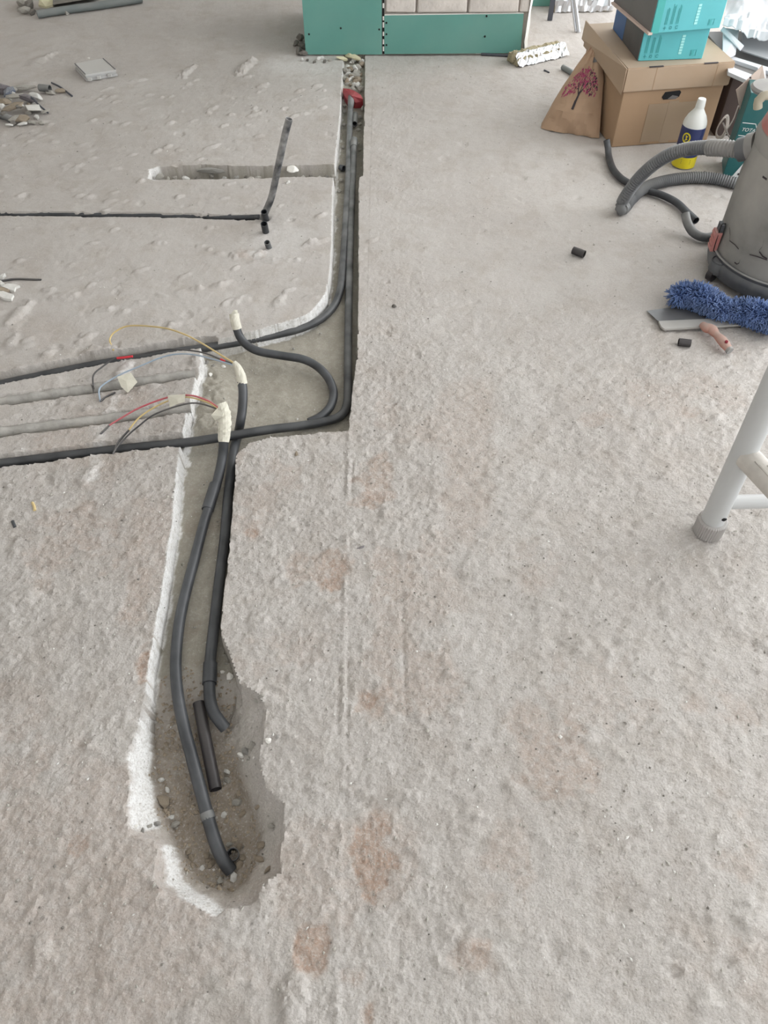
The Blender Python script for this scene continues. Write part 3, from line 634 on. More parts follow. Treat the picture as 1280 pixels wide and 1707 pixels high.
# ------------------------------------------------------------------ room shell out of view, added to shape the light: ceiling, left, far and rear walls (open on the right and above the rear wall)
M['plaster_wall'] = mat('grey_plaster_wall', (0.68, 0.65, 0.61), 0.95, var=0.1, vscale=3, bump=0.4, bscale=30)
M['ceiling'] = mat('ceiling_plaster', (0.74, 0.725, 0.70), 0.95, var=0.05, vscale=3)
def shell(name, *a, m='plaster_wall'):
    o = box(name, *a, m); o['kind'] = 'structure'; o['label'] = 'bare plaster ' + name.replace('_', ' ') + ' added out of view to shape the light'; o['category'] = name.split('_')[0]; return o
shell('wall_left', -3.32, -3.2, -1.2, 7.0, -.02, 2.75); shell('wall_far', -3.2, 1.2, 7.0, 7.12, -.02, 2.75); shell('wall_rear', -3.2, 3.4, -1.32, -1.2, -.02, 2.3, m='ceiling'); shell('ceiling', -3.3, 3.4, -1.2, 7.1, 2.75, 2.87, m='ceiling')

# ------------------------------------------------------------------ the boarded column and brick wall at the back
YW = 4.055
def board_wall():
    x0, x1, x2 = -0.372, -0.004, 0.640
    bw = thing('wall_back', 'brick wall pier behind green boards', 'wall', (0, 0, 0)); bw['kind'] = 'structure'
    # rough core behind bricks
    box('mortar_core', 0.006, 0.662, YW + 0.018, YW + 0.60, 0, 2.6, 'mortar', bw)
    box('pier_core', x0 + .012, 0.004, YW + 0.014, YW + 0.60, 0, 2.6, 'gypsum', bw)
    # bricks, each proud of the mortar
    bricks = {}
    z = 0.182; row = 0; h = 0.062; L = 0.235
    while z < 1.15:
        x = 0.004 - (L * 0.5 if row % 2 else 0.09)
        while x < 0.668:
            a, b = max(x, 0.004), min(x + L, 0.668)
            if b - a > 0.03:
                key = (round(b - a, 3))
                if key not in bricks:
                    bm = bmesh.new(); bmesh.ops.create_cube(bm, size=1)
                    for v in bm.verts: v.co = Vector((v.co.x * (b - a - .010), v.co.y * 0.05, v.co.z * h))
                    bmesh.ops.bevel(bm, geom=bm.edges[:], offset=0.005, segments=1, affect='EDGES')
                    for v in bm.verts: v.co += Vector((random.uniform(-.0015, .0015), random.uniform(-.002, .002), random.uniform(-.0015, .0015)))
                    me_ = bpy.data.meshes.new('brick'); bm.to_mesh(me_); bm.free(); me_.materials.append(M['brick']); bricks[key] = me_
                o = bpy.data.objects.new('brick', bricks[key]); COL.objects.link(o); o.parent = bw
                o.location = ((a + b) / 2, YW + 0.026 + random.uniform(-.003, .002), z + h / 2)
            x += L
        z += h + 0.013; row += 1
    # plaster-coated corner edge on the right
    V = []; n = 26
    for i in range(n + 1):
        zz = 2.6 * (i / n) ** 2; 
        V += [(0.660 + random.uniform(0, .008), YW - .004 + random.uniform(-.003, .003), zz), (0.676 + random.uniform(-.004, .006), YW + .008, zz), (0.678 + random.uniform(-.004, .004), YW + .10, zz), (0.660, YW + .10, zz)]
    Fc = []
    for i in range(n):
        for k in range(4): Fc.append((i * 4 + k, i * 4 + (k + 1) % 4, i * 4 + 4 + (k + 1) % 4, i * 4 + 4 + k))
    obj('corner_plaster', V, Fc, 'gypsum', bw)
    # tall board
    g = thing('plasterboard', 'tall green moisture board with black screw heads facing the channel head', 'plasterboard', (x0, YW, 0))
    box('panel', 0, x1 - x0 - .006, 0, 0.0125, 0.006, 2.6, 'board', g)
    box('return_panel', 0, 0.0125, 0.0125, 0.55, 0.006, 2.6, 'board', g)
    g2 = thing('plasterboard', 'low green moisture board strip beneath the pale bricks', 'plasterboard', (x1 + .006, YW, 0))
    hexa('panel', [(0, 0, .008), (.648, .006, .010), (.648, .018, .010), (0, .0125, .008), (0, 0, .170), (.640, .004, .176), (.640, .018, .176), (0, .0125, .170)], 'board', g2)
    hexa('cut_edge', [(0, 0.001, .170), (.640, .005, .176), (.640, .018, .176), (0, .0125, .170), (0, .001, .1735), (.640, .005, .1795), (.640, .018, .1795), (0, .0125, .1735)], 'gypsum', g2)
    box('joint_gap', -.010, 0.0, 0.004, 0.012, .006, .9, 'screw', g2)
    for zz in (.02, .05, .085, .12, .15, .2, .26): box('joint_strip', -.008, -.001, 0.0005, 0.006, zz, zz + random.uniform(.012, .022), 'gypsum', g2)
    def screw(px, py, par):
        p_ = UY(px, py, YW) - par.location
        V = [(p_.x + .0045 * math.cos(a), -.0012, p_.z + .0045 * math.sin(a)) for a in [k * math.pi / 4 for k in range(8)]]
        V += [(v[0], .002, v[2]) for v in V]
        obj('screw', V, [tuple(range(8))] + [(k, 8 + k, 8 + (k + 1) % 8, (k + 1) % 8) for k in range(8)], 'screw', par)
    for s in ((515, 57), (568, 47), (632, 49)): screw(*s, g)
    for s in ((644, 38), (811, 27), (808, 61), (644, 57), (644, 75)): screw(*s, g2)
board_wall()

# ------------------------------------------------------------------ archive box with its lid
ba = math.atan2(3.179 - 3.116, 1.305 - 0.91)
bx = thing('archive_box', 'brown lidded archive box with a hand hole, carrying the cyan cartons', 'box', (0.908, 3.116, 0), ba)
W, D, Hh = 0.402, 0.44, 0.235
box('body', 0, W, 0, D, 0.001, Hh, 'card', bx, .003)
lo = .012
lid = thing_lid = None
def lid_box():
    z0, z1 = .212, .297
    V = [(-lo, -lo, z0), (W + lo, -lo, z0), (W + lo, D + lo, z0), (-lo, D + lo, z0), (-lo, -lo, z1), (W + lo, -lo, z1), (W + lo, D + lo, z1), (-lo, D + lo, z1)]
    o = hexa('lid', V, 'card_lid', bx)
    bm = bmesh.new(); bm.from_mesh(o.data)
    bmesh.ops.bevel(bm, geom=bm.edges[:], offset=.004, segments=2, affect='EDGES'); bm.to_mesh(o.data); bm.free()
    for a in (.075, .29): box('lid_slot', a, a + .055, -lo + .001, -lo + .008, z1 - .002, z1 + .0006, 'ink', o)
    for a in (.105, .345): box('lid_fold', a, a + .002, -lo - .0006, -lo + .002, z0 + .003, z1 - .004, 'card', o)
    # loose left side flap standing out a little
    hexa('side_flap', [(-lo - .002, -lo, z0 - .008), (-lo - .001, -lo + .002, z0 - .008), (-lo - .03, D * .9, z0 + .05), (-lo - .034, D * .9, z0 + .05),
                       (-lo - .004, -lo, z1), (-lo, -lo, z1), (-lo - .004, D + lo, z1 + .012), (-lo - .008, D + lo, z1 + .012)], 'card_lid', o)
lid_box()
# hand hole: flat dark patch painted for the shade inside, with torn plastic behind it
hp = UY(1122, 155, 3.14); cx = .195
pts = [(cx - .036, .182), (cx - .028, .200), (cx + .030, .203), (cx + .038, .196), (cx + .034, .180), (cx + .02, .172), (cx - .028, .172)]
obj('hand_hole', [(x, -.0012, z) for x, z in pts], [tuple(range(len(pts)))], 'bore_shade', bx)
obj('torn_film', [(cx - .012, -.002, .174), (cx + .022, -.002, .172), (cx + .03, -.0025, .182), (cx + .005, -.002, .187)], [(0, 1, 2, 3)], 'mgrey', bx)
box('label_patch', .115, .33, -.0008, .002, .012, .158, 'cardtape', bx)
box('parcel_tape', .195, .235, -.0014, .002, .006, .165, 'cardtape', bx)

# cyan cartons
def carton(label, fl, fr, depth, z0, h, side, skew=0):
    a, b = Vector(fl), Vector(fr); an = math.atan2(b.y - a.y, b.x - a.x); wd = (b - a).length
    o = thing('cyan_carton', label, 'carton', (a.x, a.y, z0), an)
    box('body', 0, wd, 0, depth, .0005, h, 'cyan', o, .0025)
    return o, wd
c1a, c1b = U(1063, 102, .298), U(1170, 98, .298)
o1, w1 = carton('cyan carton with dark end resting on the archive box lid', c1a, c1b, .33, .2975, .105, 0)
box('dark_end', -.0015, .001, .003, .33, .002, .103, 'dgrey', o1); box('blue_panel', -.0022, .0, .20, .328, .002, .103, 'blue_print', o1)
c2a, c2b = U(1084, 57, .404), U(1199, 47, .404)
o2, w2 = carton('upper cyan carton with grey side stacked on top of the other carton', c2a, c2b, .33, .404, .13, 0)
box('grey_end', -.0015, .001, .003, .33, .002, .128, 'mgrey', o2)
hexa('card_edge', [(-.012, -.006, -.001), (.004, -.006, -.001), (.004, .33, -.001), (-.012, .33, -.001), (-.012, -.006, .006), (.004, -.006, .006), (.004, .33, .006), (-.012, .33, .006)], 'salmon_card', o2)
box('teal_flap', .001, .03, -.0008, .001, .001, .129, 'cyan_dark', o2)  # darker teal flap at the left of the carton front
bpy.data.objects[o2.children[-1].name].data.materials[0] = M['cyan_flap'] = mat('teal_panel', (0.06, 0.38, 0.36), 0.45)
def carton_print(o, x0, wd, h):
    # three lines of small print up the left, three icons below, pale name and a stamp on the right
    for k in range(3):
        xx = x0 + .022 + k * .022
        for j in range(3): box('print_line', xx - .004 + j * .004, xx - .004 + j * .004 + .0018, -.0010, .0005, .027, .027 + random.uniform(.048, .064), 'cyan_print', o)
    def flatpoly(name, pts, m): obj(name, [(x, -.0012, z) for x, z in pts], [tuple(range(len(pts)))], m, o)
    def ring(cx_, cz, r, m, gap=0):
        V, Fc = [], []
        for k in range(13):
            a = gap + (2 * math.pi - 2 * gap) * k / 12; V += [(cx_ + r * math.cos(a), -.0012, cz + r * math.sin(a)), (cx_ + r * .6 * math.cos(a), -.0012, cz + r * .6 * math.sin(a))]
        for k in range(12): Fc.append((2 * k, 2 * k + 2, 2 * k + 3, 2 * k + 1))
        obj('icon', V, Fc, m, o)
    c = (x0 + .022, .016)
    flatpoly('icon', [(c[0] - .006, c[1] - .001), (c[0] + .006, c[1] - .001), (c[0] + .006, c[1] + .001), (c[0] - .006, c[1] + .001)], 'cyan_dark')
    flatpoly('icon', [(c[0] - .001, c[1] - .006), (c[0] + .001, c[1] - .006), (c[0] + .001, c[1] + .006), (c[0] - .001, c[1] + .006)], 'cyan_dark')
    ring(x0 + .045, .016, .0055, 'cyan_dark'); ring(x0 + .069, .016, .006, 'cyan_dark', .5)
    for j in range(7): box('pale_lettering', wd * .60, wd * .60 + .012, -.0010, .0005, .02 + j * .0095, .02 + j * .0095 + .0072, 'cyan_pale', o)
    x = wd - .052
    for a, b, c_, d in ((x, x + .022, .013, .0142), (x, x + .022, .0318, .033), (x, x + .0012, .013, .033), (x + .0208, x + .022, .013, .033)): box('stamp', a, b, -.001, .0005, c_, d, 'cyan_print', o)
    box('stamp', x + .004, x + .012, -.001, .0005, .016, .03, 'cyan_print', o)
M['cyan_print'] = mat('faint_print', (0.06, 0.36, 0.36), 0.5)
carton_print(o1, 0, w1, .105); carton_print(o2, .028, w2, .13)

# ------------------------------------------------------------------ kraft bag with a tree print
def kraft_bag():
    BL, BR = Vector((.648, 3.285, 0)), Vector((.872, 3.192, 0))
    TL, TR = UY(983, 80, 3.40), UY(1001, 74, 3.40)
    o = thing('paper_bag', 'crumpled brown paper bag printed with a pink tree, leaning on the archive box', 'bag', BL)
    def front(u, v):
        # u across, v up; side edges bow
        l = BL.lerp(TL, v) + Vector((-.012, -.006, 0)) * math.sin(math.pi * v); r = BR.lerp(UY(1006, 130, 3.30), min(1, v * 1.6)) if v < .625 else UY(1006, 130, 3.30).lerp(TR, (v - .625) / .375)
        p = l.lerp(r, u)
        bulge = math.sin(math.pi * u) ** .7 * (1 - v) ** .6 * min(1, v * 4 + .2)
        p += Vector((-.05, -.14, .03)).normalized() * (.055 * bulge)
        cr = (vn(u * 5 + 3, v * 6) - .5) * .026 + (vn(u * 12, v * 14 + 5) - .5) * .013
        if .22 < v < .32: cr += .008 * math.sin((v - .22) / .1 * math.pi)
        return p + Vector((-.3, -.8, .4)) * cr * (0.4 + 0.6 * math.sin(math.pi * u))
    def vn(a, b): return float(vnoise(np.array([a]), np.array([b]), 1.0, 3)[0])
    def back(u, v):
        p = front(u, v); return p + Vector((.02, .13, 0)) * (1 - v) * (0.25 + 0.75 * math.sin(math.pi * u) ** .4) + Vector((.003, .012, 0))
    nu, nv = 22, 26; V = []; Fc = []
    for f in (front, back):
        for j in range(nv + 1):
            for i in range(nu + 1): 
                p = f(i / nu, j / nv) - BL; p.z = max(p.z, .002 - BL.z); V.append(p)
    K = (nu + 1) * (nv + 1); g = lambda s, i, j: s * K + j * (nu + 1) + i
    for j in range(nv):
        for i in range(nu):
            Fc.append((g(0, i, j), g(0, i + 1, j), g(0, i + 1, j + 1), g(0, i, j + 1))); Fc.append((g(1, i, j + 1), g(1, i + 1, j + 1), g(1, i + 1, j), g(1, i, j)))
        Fc.append((g(0, 0, j + 1), g(1, 0, j + 1), g(1, 0, j), g(0, 0, j))); Fc.append((g(0, nu, j), g(1, nu, j), g(1, nu, j + 1), g(0, nu, j + 1)))
    for i in range(nu):
        Fc.append((g(0, i, 0), g(1, i, 0), g(1, i + 1, 0), g(0, i + 1, 0))); Fc.append((g(0, i, nv), g(0, i + 1, nv), g(1, i + 1, nv), g(1, i, nv)))
    obj('paper', V, Fc, 'kraft', o, True, 14)
    rnd = random.Random(3)
    def strokes(name, segs, m):
        V, Fc = [], []
        for (u0, v0, u1, v1, wd) in segs:
            n = max(1, int(math.hypot(u1 - u0, v1 - v0) / .05)); 
            for k in range(n):
                ends = []
                for t in (k / n, (k + 1) / n):
                    uu, vv = u0 + (u1 - u0) * t, v0 + (v1 - v0) * t; dx, dy = -(v1 - v0), (u1 - u0); l = math.hypot(dx, dy) + 1e-6
                    for s in (-1, 1): ends.append(front(min(.99, max(.01, uu + s * dx / l * wd)), min(.98, vv + s * dy / l * wd)) - BL + Vector((-.0006, -.0016, .0008)))
                s = len(V); V += ends; Fc.append((s, s + 1, s + 3, s + 2))
        obj(name, V, Fc, m, o)
    tc = (.50, .56)
    trunk = [(.44, .30, .45, .40, .026), (.45, .38, .48, .50, .022), (.47, .45, .36, .60, .011), (.47, .47, .62, .60, .011), (.48, .48, .50, .68, .011)]
    strokes('tree_trunk_print', trunk, 'ink')
    seg = []; dark = []
    for k in range(460):
        a = rnd.uniform(-.4, math.pi + .4); r = rnd.uniform(.05, 1) ** .6; uu = .47 + .40 * r * math.cos(a); vv = .52 + .25 * r * math.sin(a)
        l = rnd.uniform(.012, .03); an = a + rnd.uniform(-.5, .5)
        (dark if (uu > .60 and rnd.random() < .45) or rnd.random() < .10 else seg).append((uu, vv, uu + l * math.cos(an), vv + l * math.sin(an) * .8, rnd.uniform(.005, .011)))
    strokes('blossom_print', seg, 'pink'); strokes('branch_print', dark, 'ink')
    strokes('stamp_print', [(.62, .845, .80, .845, .03)], 'mgrey')
kraft_bag()

# ------------------------------------------------------------------ bottle
bc = U(1142, 283); bo = thing('bottle', 'white bottle with navy and yellow label in front of the archive box', 'bottle', (bc.x, bc.y + .04, 0))
r = .043
lathe('body', [(.0, .001), (r - .004, .001), (r, .006), (r, .158), (r - .002, .168), (r - .010, .186), (r - .020, .200), (.017, .209), (.0155, .216), (.0, .216)], 'plasticw', bo, 36)
lathe('cap', [(.0, .214), (.0165, .214), (.0165, .218), (.0150, .240), (.0135, .2445), (.0, .2445)], 'plasticw', bo, 24)
lathe('label_band', [(r + .0006, .046), (r + .0006, .152)], 'navy', bo, 36, close=False)
lathe('label_band', [(r + .0006, .004), (r + .0006, .046)], 'yellow', bo, 36, close=False)
def on_cyl(name, pts, m, rr):   # pts: (angle, z) patch on the bottle wall
    obj(name, [(rr * math.sin(a), -rr * math.cos(a), z) for a, z in pts], [tuple(range(len(pts)))], m, bo)
ang0 = -.72
for k in range(16):
    a0, a1 = 2 * math.pi * k / 16, 2 * math.pi * (k + 1) / 16
    on_cyl('emblem_ring', [(ang0 + .36 * math.cos(a0), .118 + .019 * math.sin(a0)), (ang0 + .36 * math.cos(a1), .118 + .019 * math.sin(a1)), (ang0 + .26 * math.cos(a1), .118 + .0135 * math.sin(a1)), (ang0 + .26 * math.cos(a0), .118 + .0135 * math.sin(a0))], 'yellow', r + .0016)
on_cyl('emblem_bolt', [(ang0 - .1, .128), (ang0 + .14, .124), (ang0 + .02, .118), (ang0 + .15, .113), (ang0 - .12, .106), (ang0 - .02, .115)], 'yellow', r + .0018)
for k in range(4): on_cyl('label_print', [(-.75, .096 - k * .004), (-.35, .096 - k * .004), (-.35, .0975 - k * .004), (-.75, .0975 - k * .004)], 'yellow', r + .0014)
for k in range(3): on_cyl('label_print', [(-.6, .036 - k * .006), (.2, .036 - k * .006), (.2, .038 - k * .006), (-.6, .038 - k * .006)], 'ink', r + .0014)
for k in range(3): on_cyl('label_print', [(-.2, .075 - k * .006), (.7, .075 - k * .006), (.7, .0765 - k * .006), (-.2, .0765 - k * .006)], 'white_print', r + .0014)

# ------------------------------------------------------------------ teal tool carton with lettering
to = thing('tool_carton', 'dark teal tool carton with white lettering behind the vacuum cleaner', 'carton', (1.287, 2.885, 0), math.radians(-14))
tw, th = .30, .30
box('body', 0, tw, 0, .12, .001, th, 'teal', to, .002)
def tprint(name, pts, m, par=to, y=-.0012): return obj(name, [(x, y, z) for x, z in pts], [tuple(range(len(pts)))], m, par)
for a in (((.006, .200), (.052, .200), (.053, .197), (.006, .197)), ((.052, .200), (.062, .182), (.0595, .181), (.0505, .198)), ((.0595, .182), (.062, .182), (.062, .155), (.0595, .155)), ((.006, .155), (.062, .155), (.062, .152), (.006, .152))): tprint('frame_line', a, 'white_print')
cu = bpy.data.curves.new('lettering', 'FONT'); cu.body = 'TOTAL'; cu.size = .0185; cu.extrude = .0004; cu.shear = .25
tx = bpy.data.objects.new('lettering', cu); COL.objects.link(tx); tx.parent = to; tx.rotation_euler = (math.pi / 2, 0, 0); tx.location = (.010, -.0015, .170); 
bpy.context.view_layer.update()
me_ = bpy.data.meshes.new_from_object(tx.evaluated_get(bpy.context.evaluated_depsgraph_get())); bpy.data.objects.remove(tx); bpy.data.curves.remove(cu)
me_.name = 'lettering'; me_.materials.clear(); me_.materials.append(M['white_print'])
tx = bpy.data.objects.new('lettering', me_); COL.objects.link(tx); tx.parent = to; tx.rotation_euler = (math.pi / 2, 0, 0); tx.location = (.010, -.0015, .170)
tx.scale = (.95, .9, 1)
tprint('white_panel', [(.032, .0), (.30, .0), (.30, .125), (.088, .125)], 'white_print')
for k in range(5): tprint('tool_icon', [(.05 + k * .006, .010 + k * .02), (.082 + k * .006, .008 + k * .02), (.082 + k * .006, .016 + k * .02), (.05 + k * .006, .018 + k * .02)], 'ink', y=-.002)
tprint('tool_icon', [(.030, .134), (.036, .142), (.026, .142)], 'white_print'); tprint('tool_icon', [(.042, .134), (.085, .134), (.085, .141), (.042, .141)], 'white_print')

# ------------------------------------------------------------------ dark storage box, white packing, loose card and cord beyond
db = thing('storage_box', 'dark brown box half hidden right of the archive box', 'box', (1.345, 3.215, 0), .05)
box('body', 0, .46, 0, .36, .001, .245, 'card_dark', db, .003); box('top_panel', -.004, .464, -.004, .364, .245, .262, 'mgrey', db, .002)
def slab(name, pts, th_, m, parent=None, base=Vector((0, 0, 0))):
    """flat piece through the given points with thickness"""
    P = [Vector(p) - base for p in pts]; nrm = Vector((0, 0, 0)); n = len(P)
    for i in range(n): nrm += P[i].cross(P[(i + 1) % n])
    nrm.normalize(); Q = [v - nrm * th_ for v in P]
    return obj(name, P + Q, [tuple(range(n)), tuple(reversed(range(n, 2 * n)))] + [(i, n + i, n + (i + 1) % n, (i + 1) % n) for i in range(n)], m, parent)
def bar(name, a, b, wdt, th_, m, parent, base):
    a, b = Vector(a), Vector(b); d = (b - a).normalized(); s = d.cross(Vector((0, 0, 1))).normalized() * wdt / 2; z = Vector((0, 0, th_))
    c8 = [a - s, b - s, b + s, a + s]; return hexa(name, [v - base for v in c8] + [v + z - base for v in c8], m, parent)
# packing insert: tray with cut-out windows lying on the dark box
zt = .275; b0 = U(1205, 112, zt)
pt = thing('packing_tray', 'white cardboard packing tray with cut out windows on the dark box', 'packaging', b0)
f = [(1209, 90), (1300, 118), (1300, 158), (1214, 120)]; P4 = [U(x, y, zt) for x, y in f]
def lerp2(u, v): return P4[0].lerp(P4[1], u).lerp(P4[3].lerp(P4[2], u), v)
for u0, u1, v0, v1 in ((0, 1, 0, .18), (0, 1, .62, 1), (0, .14, .18, .62), (.60, .74, .18, .62)):
    slab('tray_bar', [lerp2(u0, v1), lerp2(u1, v1), lerp2(u1, v0), lerp2(u0, v0)], .012, 'white', pt, b0)
slab('tray_floor', [lerp2(.05, .95) - Vector((0, 0, .012)), lerp2(1, .95) - Vector((0, 0, .012)), lerp2(1, .05) - Vector((0, 0, .012)), lerp2(.05, .05) - Vector((0, 0, .012))], .004, 'mgrey', pt, b0)
b1 = U(1205, 70, .30)
pl = thing('folded_packing', 'folded white packing panel standing between cartons and crumpled sheet', 'packaging', b1)
slab('panel', [U(1204, 100, .285), U(1226, 90, .29), U(1232, 50, .33), U(1206, 46, .33)], .006, 'white', pl, b1)
slab('fold', [U(1234, 84, .30), U(1240, 76, .31), U(1206, 44, .345), U(1201, 50, .335)], .004, 'white', pl, b1)
slab('grey_inner_panel', [U(1236, 82, .29), U(1300, 104, .29), U(1300, 56, .30), U(1238, 52, .30)], .004, 'mgrey2', pl, b1) if 'mgrey2' in M else None
M['mgrey2'] = mat('grey_board', (0.34, 0.345, 0.36), 0.6)
slab('grey_inner_panel', [U(1236, 84, .287), U(1310, 108, .287), U(1310, 56, .30), U(1238, 50, .30)], .004, 'mgrey2', pl, b1)
# crumpled white sheet
def sheet():
    base = U(1240, 30, .33); o = thing('plastic_sheet', 'crumpled white sheet heaped above the packing tray', 'sheet', base)
    cs = [U(1203, 48, .345), U(1330, 66, .345), U(1340, -60, .34), U(1222, -50, .36)]
    nu, nv = 44, 40; V = []
    for j in range(nv + 1):
        for i in range(nu + 1):
            u, v = i / nu, j / nv; p = cs[0].lerp(cs[1], u).lerp(cs[3].lerp(cs[2], u), v)
            n1 = float(vnoise(np.array([u * 4 + 2.0 + v * 2]), np.array([v * 3 - u]), 1, 9)[0]) - .5; n2 = float(vnoise(np.array([u * 9 - v * 4]), np.array([v * 7]), 1, 12)[0]) - .5
            V.append(p - base + Vector((0, .01 * n2, .06 * n1 + .02 * n2 + .024 * abs(float(vnoise(np.array([u * 7 + v * 5]), np.array([v * 3 - u * 4]), 1, 17)[0]) - .5) +  .016 * abs(float(vnoise(np.array([u * 16 - v * 9]), np.array([v * 11 + u * 6]), 1, 19)[0]) - .5) - (.02 if j == 0 else 0))))
    n = len(V); V += [v - Vector((0, 0, .003)) for v in V]; g = lambda i, j: j * (nu + 1) + i; Fc = []
    for j in range(nv):
        for i in range(nu):
            Fc.append((g(i, j), g(i + 1, j), g(i + 1, j + 1), g(i, j + 1))); Fc.append(tuple(n + k for k in (g(i, j + 1), g(i + 1, j + 1), g(i + 1, j), g(i, j))))
    for i in range(nu): Fc.append((g(i, 0), n + g(i, 0), n + g(i + 1, 0), g(i + 1, 0)))
    for j in range(nv): Fc.append((g(0, j + 1), n + g(0, j + 1), n + g(0, j), g(0, j)))
    obj('film', V, Fc, 'white', o, True, 25)
sheet()
sc_y = 2.98
sb = UY(1236, 200, sc_y); sco = thing('card_piece', 'blank salmon coloured card standing behind the teal carton', 'card', sb)
slab('card', [UY(1238, 205, sc_y), UY(1250, 190, sc_y + .01), UY(1277, 142, sc_y + .02), UY(1271, 109, sc_y + .03), UY(1227, 150, sc_y + .01)], .003, 'salmon_card', sco, sb)
slab('ink_dot', [UY(x, y, sc_y + .012) for x, y in ((1249, 128), (1252, 128), (1252, 131), (1249, 131))], .002, 'ink', sco, sb)
# white cord coil
cb = U(1205, 235, 0); co_ = thing('cord_coil', 'coiled white cord beside the bottle in front of the dark box', 'cord', cb)
for k, rr in enumerate((.036, .041, .045)):
    cpt = UY(1203 + k * .8, 212, 3.02 + .006 * k) - cb
    tube('cord_loop', [cpt + Vector((rr * .42 * math.cos(a), .006 * math.sin(2 * a), rr * 1.0 * math.sin(a))) for a in [i * 2 * math.pi / 20 for i in range(21)]], .0026, 'cord', co_, sides=6, smooth_path=False)
tube('cord_tail', [UY(1231, 176, 3.0) - cb, UY(1222, 200, 3.0) - cb, UY(1210, 218, 3.0) - cb, UY(1200, 232, 3.0) - cb], .0026, 'cord', co_, sides=6)
tube('cord_tail', [UY(1205, 205, 3.0) - cb, UY(1212, 222, 3.0) - cb, UY(1220, 236, 3.0) - cb], .0026, 'cord', co_, sides=6)

# ------------------------------------------------------------------ vacuum cleaner
VX, VY, VR = 1.271, 2.234, .2085
vc = thing('vacuum_cleaner', 'large dusty grey drum vacuum cleaner cut by the right edge', 'vacuum', (VX, VY, 0))
lathe('drum', [(0, .078), (VR - .012, .078), (VR, .082), (VR + .001, .10), (VR - .002, .14), (VR - .002, .30), (VR - .008, .40), (VR - .012, .41), (0, .412)], 'drum', vc, 64)
lathe('rim', [(VR - .004, .058), (VR + .007, .074), (VR + .008, .081), (VR + .003, .086)], 'vacbase', vc, 64, close=False)
lathe('base', [(0, .014), (VR - .02, .014), (VR + .006, .022), (VR + .014, .050), (VR + .010, .066), (VR + .002, .074), (VR - .004, .078), (0, .079)], 'vacbase', vc, 48)
lathe('rim_trim', [(VR + .007, .0805), (VR + .0095, .0825), (VR + .0075, .0855), (VR + .005, .085)], 'hosecuff', vc, 64, close=False)
lathe('motor_head', [(0, .405), (VR - .008, .405), (VR - .004, .43), (VR - .014, .45), (VR - .03, .52), (VR - .06, .57), (VR - .10, .59), (0, .592)], 'drum', vc, 48)
lathe('red_band', [(VR - .012, .452), (VR - .012, .455), (VR - .029, .515), (VR - .031, .518)], 'dustyred', vc, 24, arc=(math.pi * .86, math.pi * 1.35))
def radial(an, rr, z): return Vector((rr * math.cos(an), rr * math.sin(an), z))
# casters with their sockets
for k in range(4):
    an = math.radians(172 + 90 * k) if k else math.radians(190)
    c = radial(an, VR + .0, .052)
    prof = [(0, -.022), (.026, -.022), (.030, -.01), (.028, .012), (.020, .020), (0, .021)]
    cs = lathe('caster_socket', prof, 'vacbase', vc, 20); cs.location = c
    wv, wf = tube_geo([Vector((0, -.010, 0)), Vector((0, .010, 0))], .022, 20); wl_ = obj('caster_wheel', wv, wf, 'conduit_clean', vc, True, 40)
    wl_.location = radial(an, VR + .012, .0225); wl_.rotation_euler = (0, 0, an + .5)
    lathe('caster_ring', [(.0, .0)] and [(.0255, -.001), (.028, .001), (.0255, .003), (.023, .001), (.0255, -.001)], 'conduit', cs, 20, close=False).location = (0, 0, .017)
# red latch with its bail on the left
an = math.radians(176); c = radial(an, VR + .004, .135)
t = Vector((-math.sin(an), math.cos(an), 0)); nn = Vector((math.cos(an), math.sin(an), 0)); up = Vector((0, 0, 1))
def obox(name, c, ax, ex, m, parent):
    V = []
    for sz in (-1, 1):
        for sx, sy in ((-1, -1), (1, -1), (1, 1), (-1, 1)): V.append(c + ax[0] * ex[0] * sx + ax[1] * ex[1] * sy + ax[2] * ex[2] * sz)
    o = hexa(name, V, m, parent); return o
la = obox('latch', radial(an, VR + .014, .112), (t, nn, up), (.017, .010, .032), 'dustyred', vc)
for k in range(4): obox('latch_rib', radial(an, VR + .0245, .090 + k * .015), (t, nn, up), (.0165, .0015, .004), 'dustyred', la)
obox('latch_plate', radial(an, VR + .010, .152), (t, nn, up), (.014, .006, .016), 'vacbase', vc)
tube('latch_bail', [radial(an, VR + .004, .174) + t * .013, radial(an, VR + .014, .173) + t * .013, radial(an, VR + .016, .149) + t * .015, radial(an, VR + .014, .084) + t * .018, radial(an, VR + .006, .078) + t * .016], .0016, 'screw', vc, sides=6)
# scuffs of the drum: thin dark scratches lying on the skin
def scratch(pts, wd=.0018):
    V, Fc = [], []
    for a, z in pts:
        V += [radial(a, VR + .0022, z - wd), radial(a, VR + .0022, z + wd)]
    for k in range(len(pts) - 1): Fc.append((2 * k, 2 * k + 2, 2 * k + 3, 2 * k + 1))
    obj('scratch', V, Fc, 'ink', vc)
def scr_px(lst, wd=.0016):
    out = []
    for x, y in lst:
        d = ray(x, y); ox, oy = -VX, -VY; a_ = d.x ** 2 + d.y ** 2; b_ = 2 * (ox * d.x + oy * d.y); c_ = ox * ox + oy * oy - VR ** 2
        disc = b_ * b_ - 4 * a_ * c_
        if disc < 0: return
        t_ = (-b_ - math.sqrt(disc)) / (2 * a_); p = d * t_; out.append((math.atan2(p.y - VY, p.x - VX) % (2 * math.pi), CAMH + p.z))
    scratch(out, wd)
scr_px([(1217, 379), (1218, 392), (1217, 401), (1226, 408), (1232, 415)]); scr_px([(1225, 437), (1229, 440), (1233, 438), (1234, 433)], .002)
scr_px([(1274, 400), (1271, 411), (1265, 418)]); scr_px([(1266, 419), (1272, 427), (1279, 431)], .0025); scr_px([(1250, 424), (1262, 427), (1279, 433)])
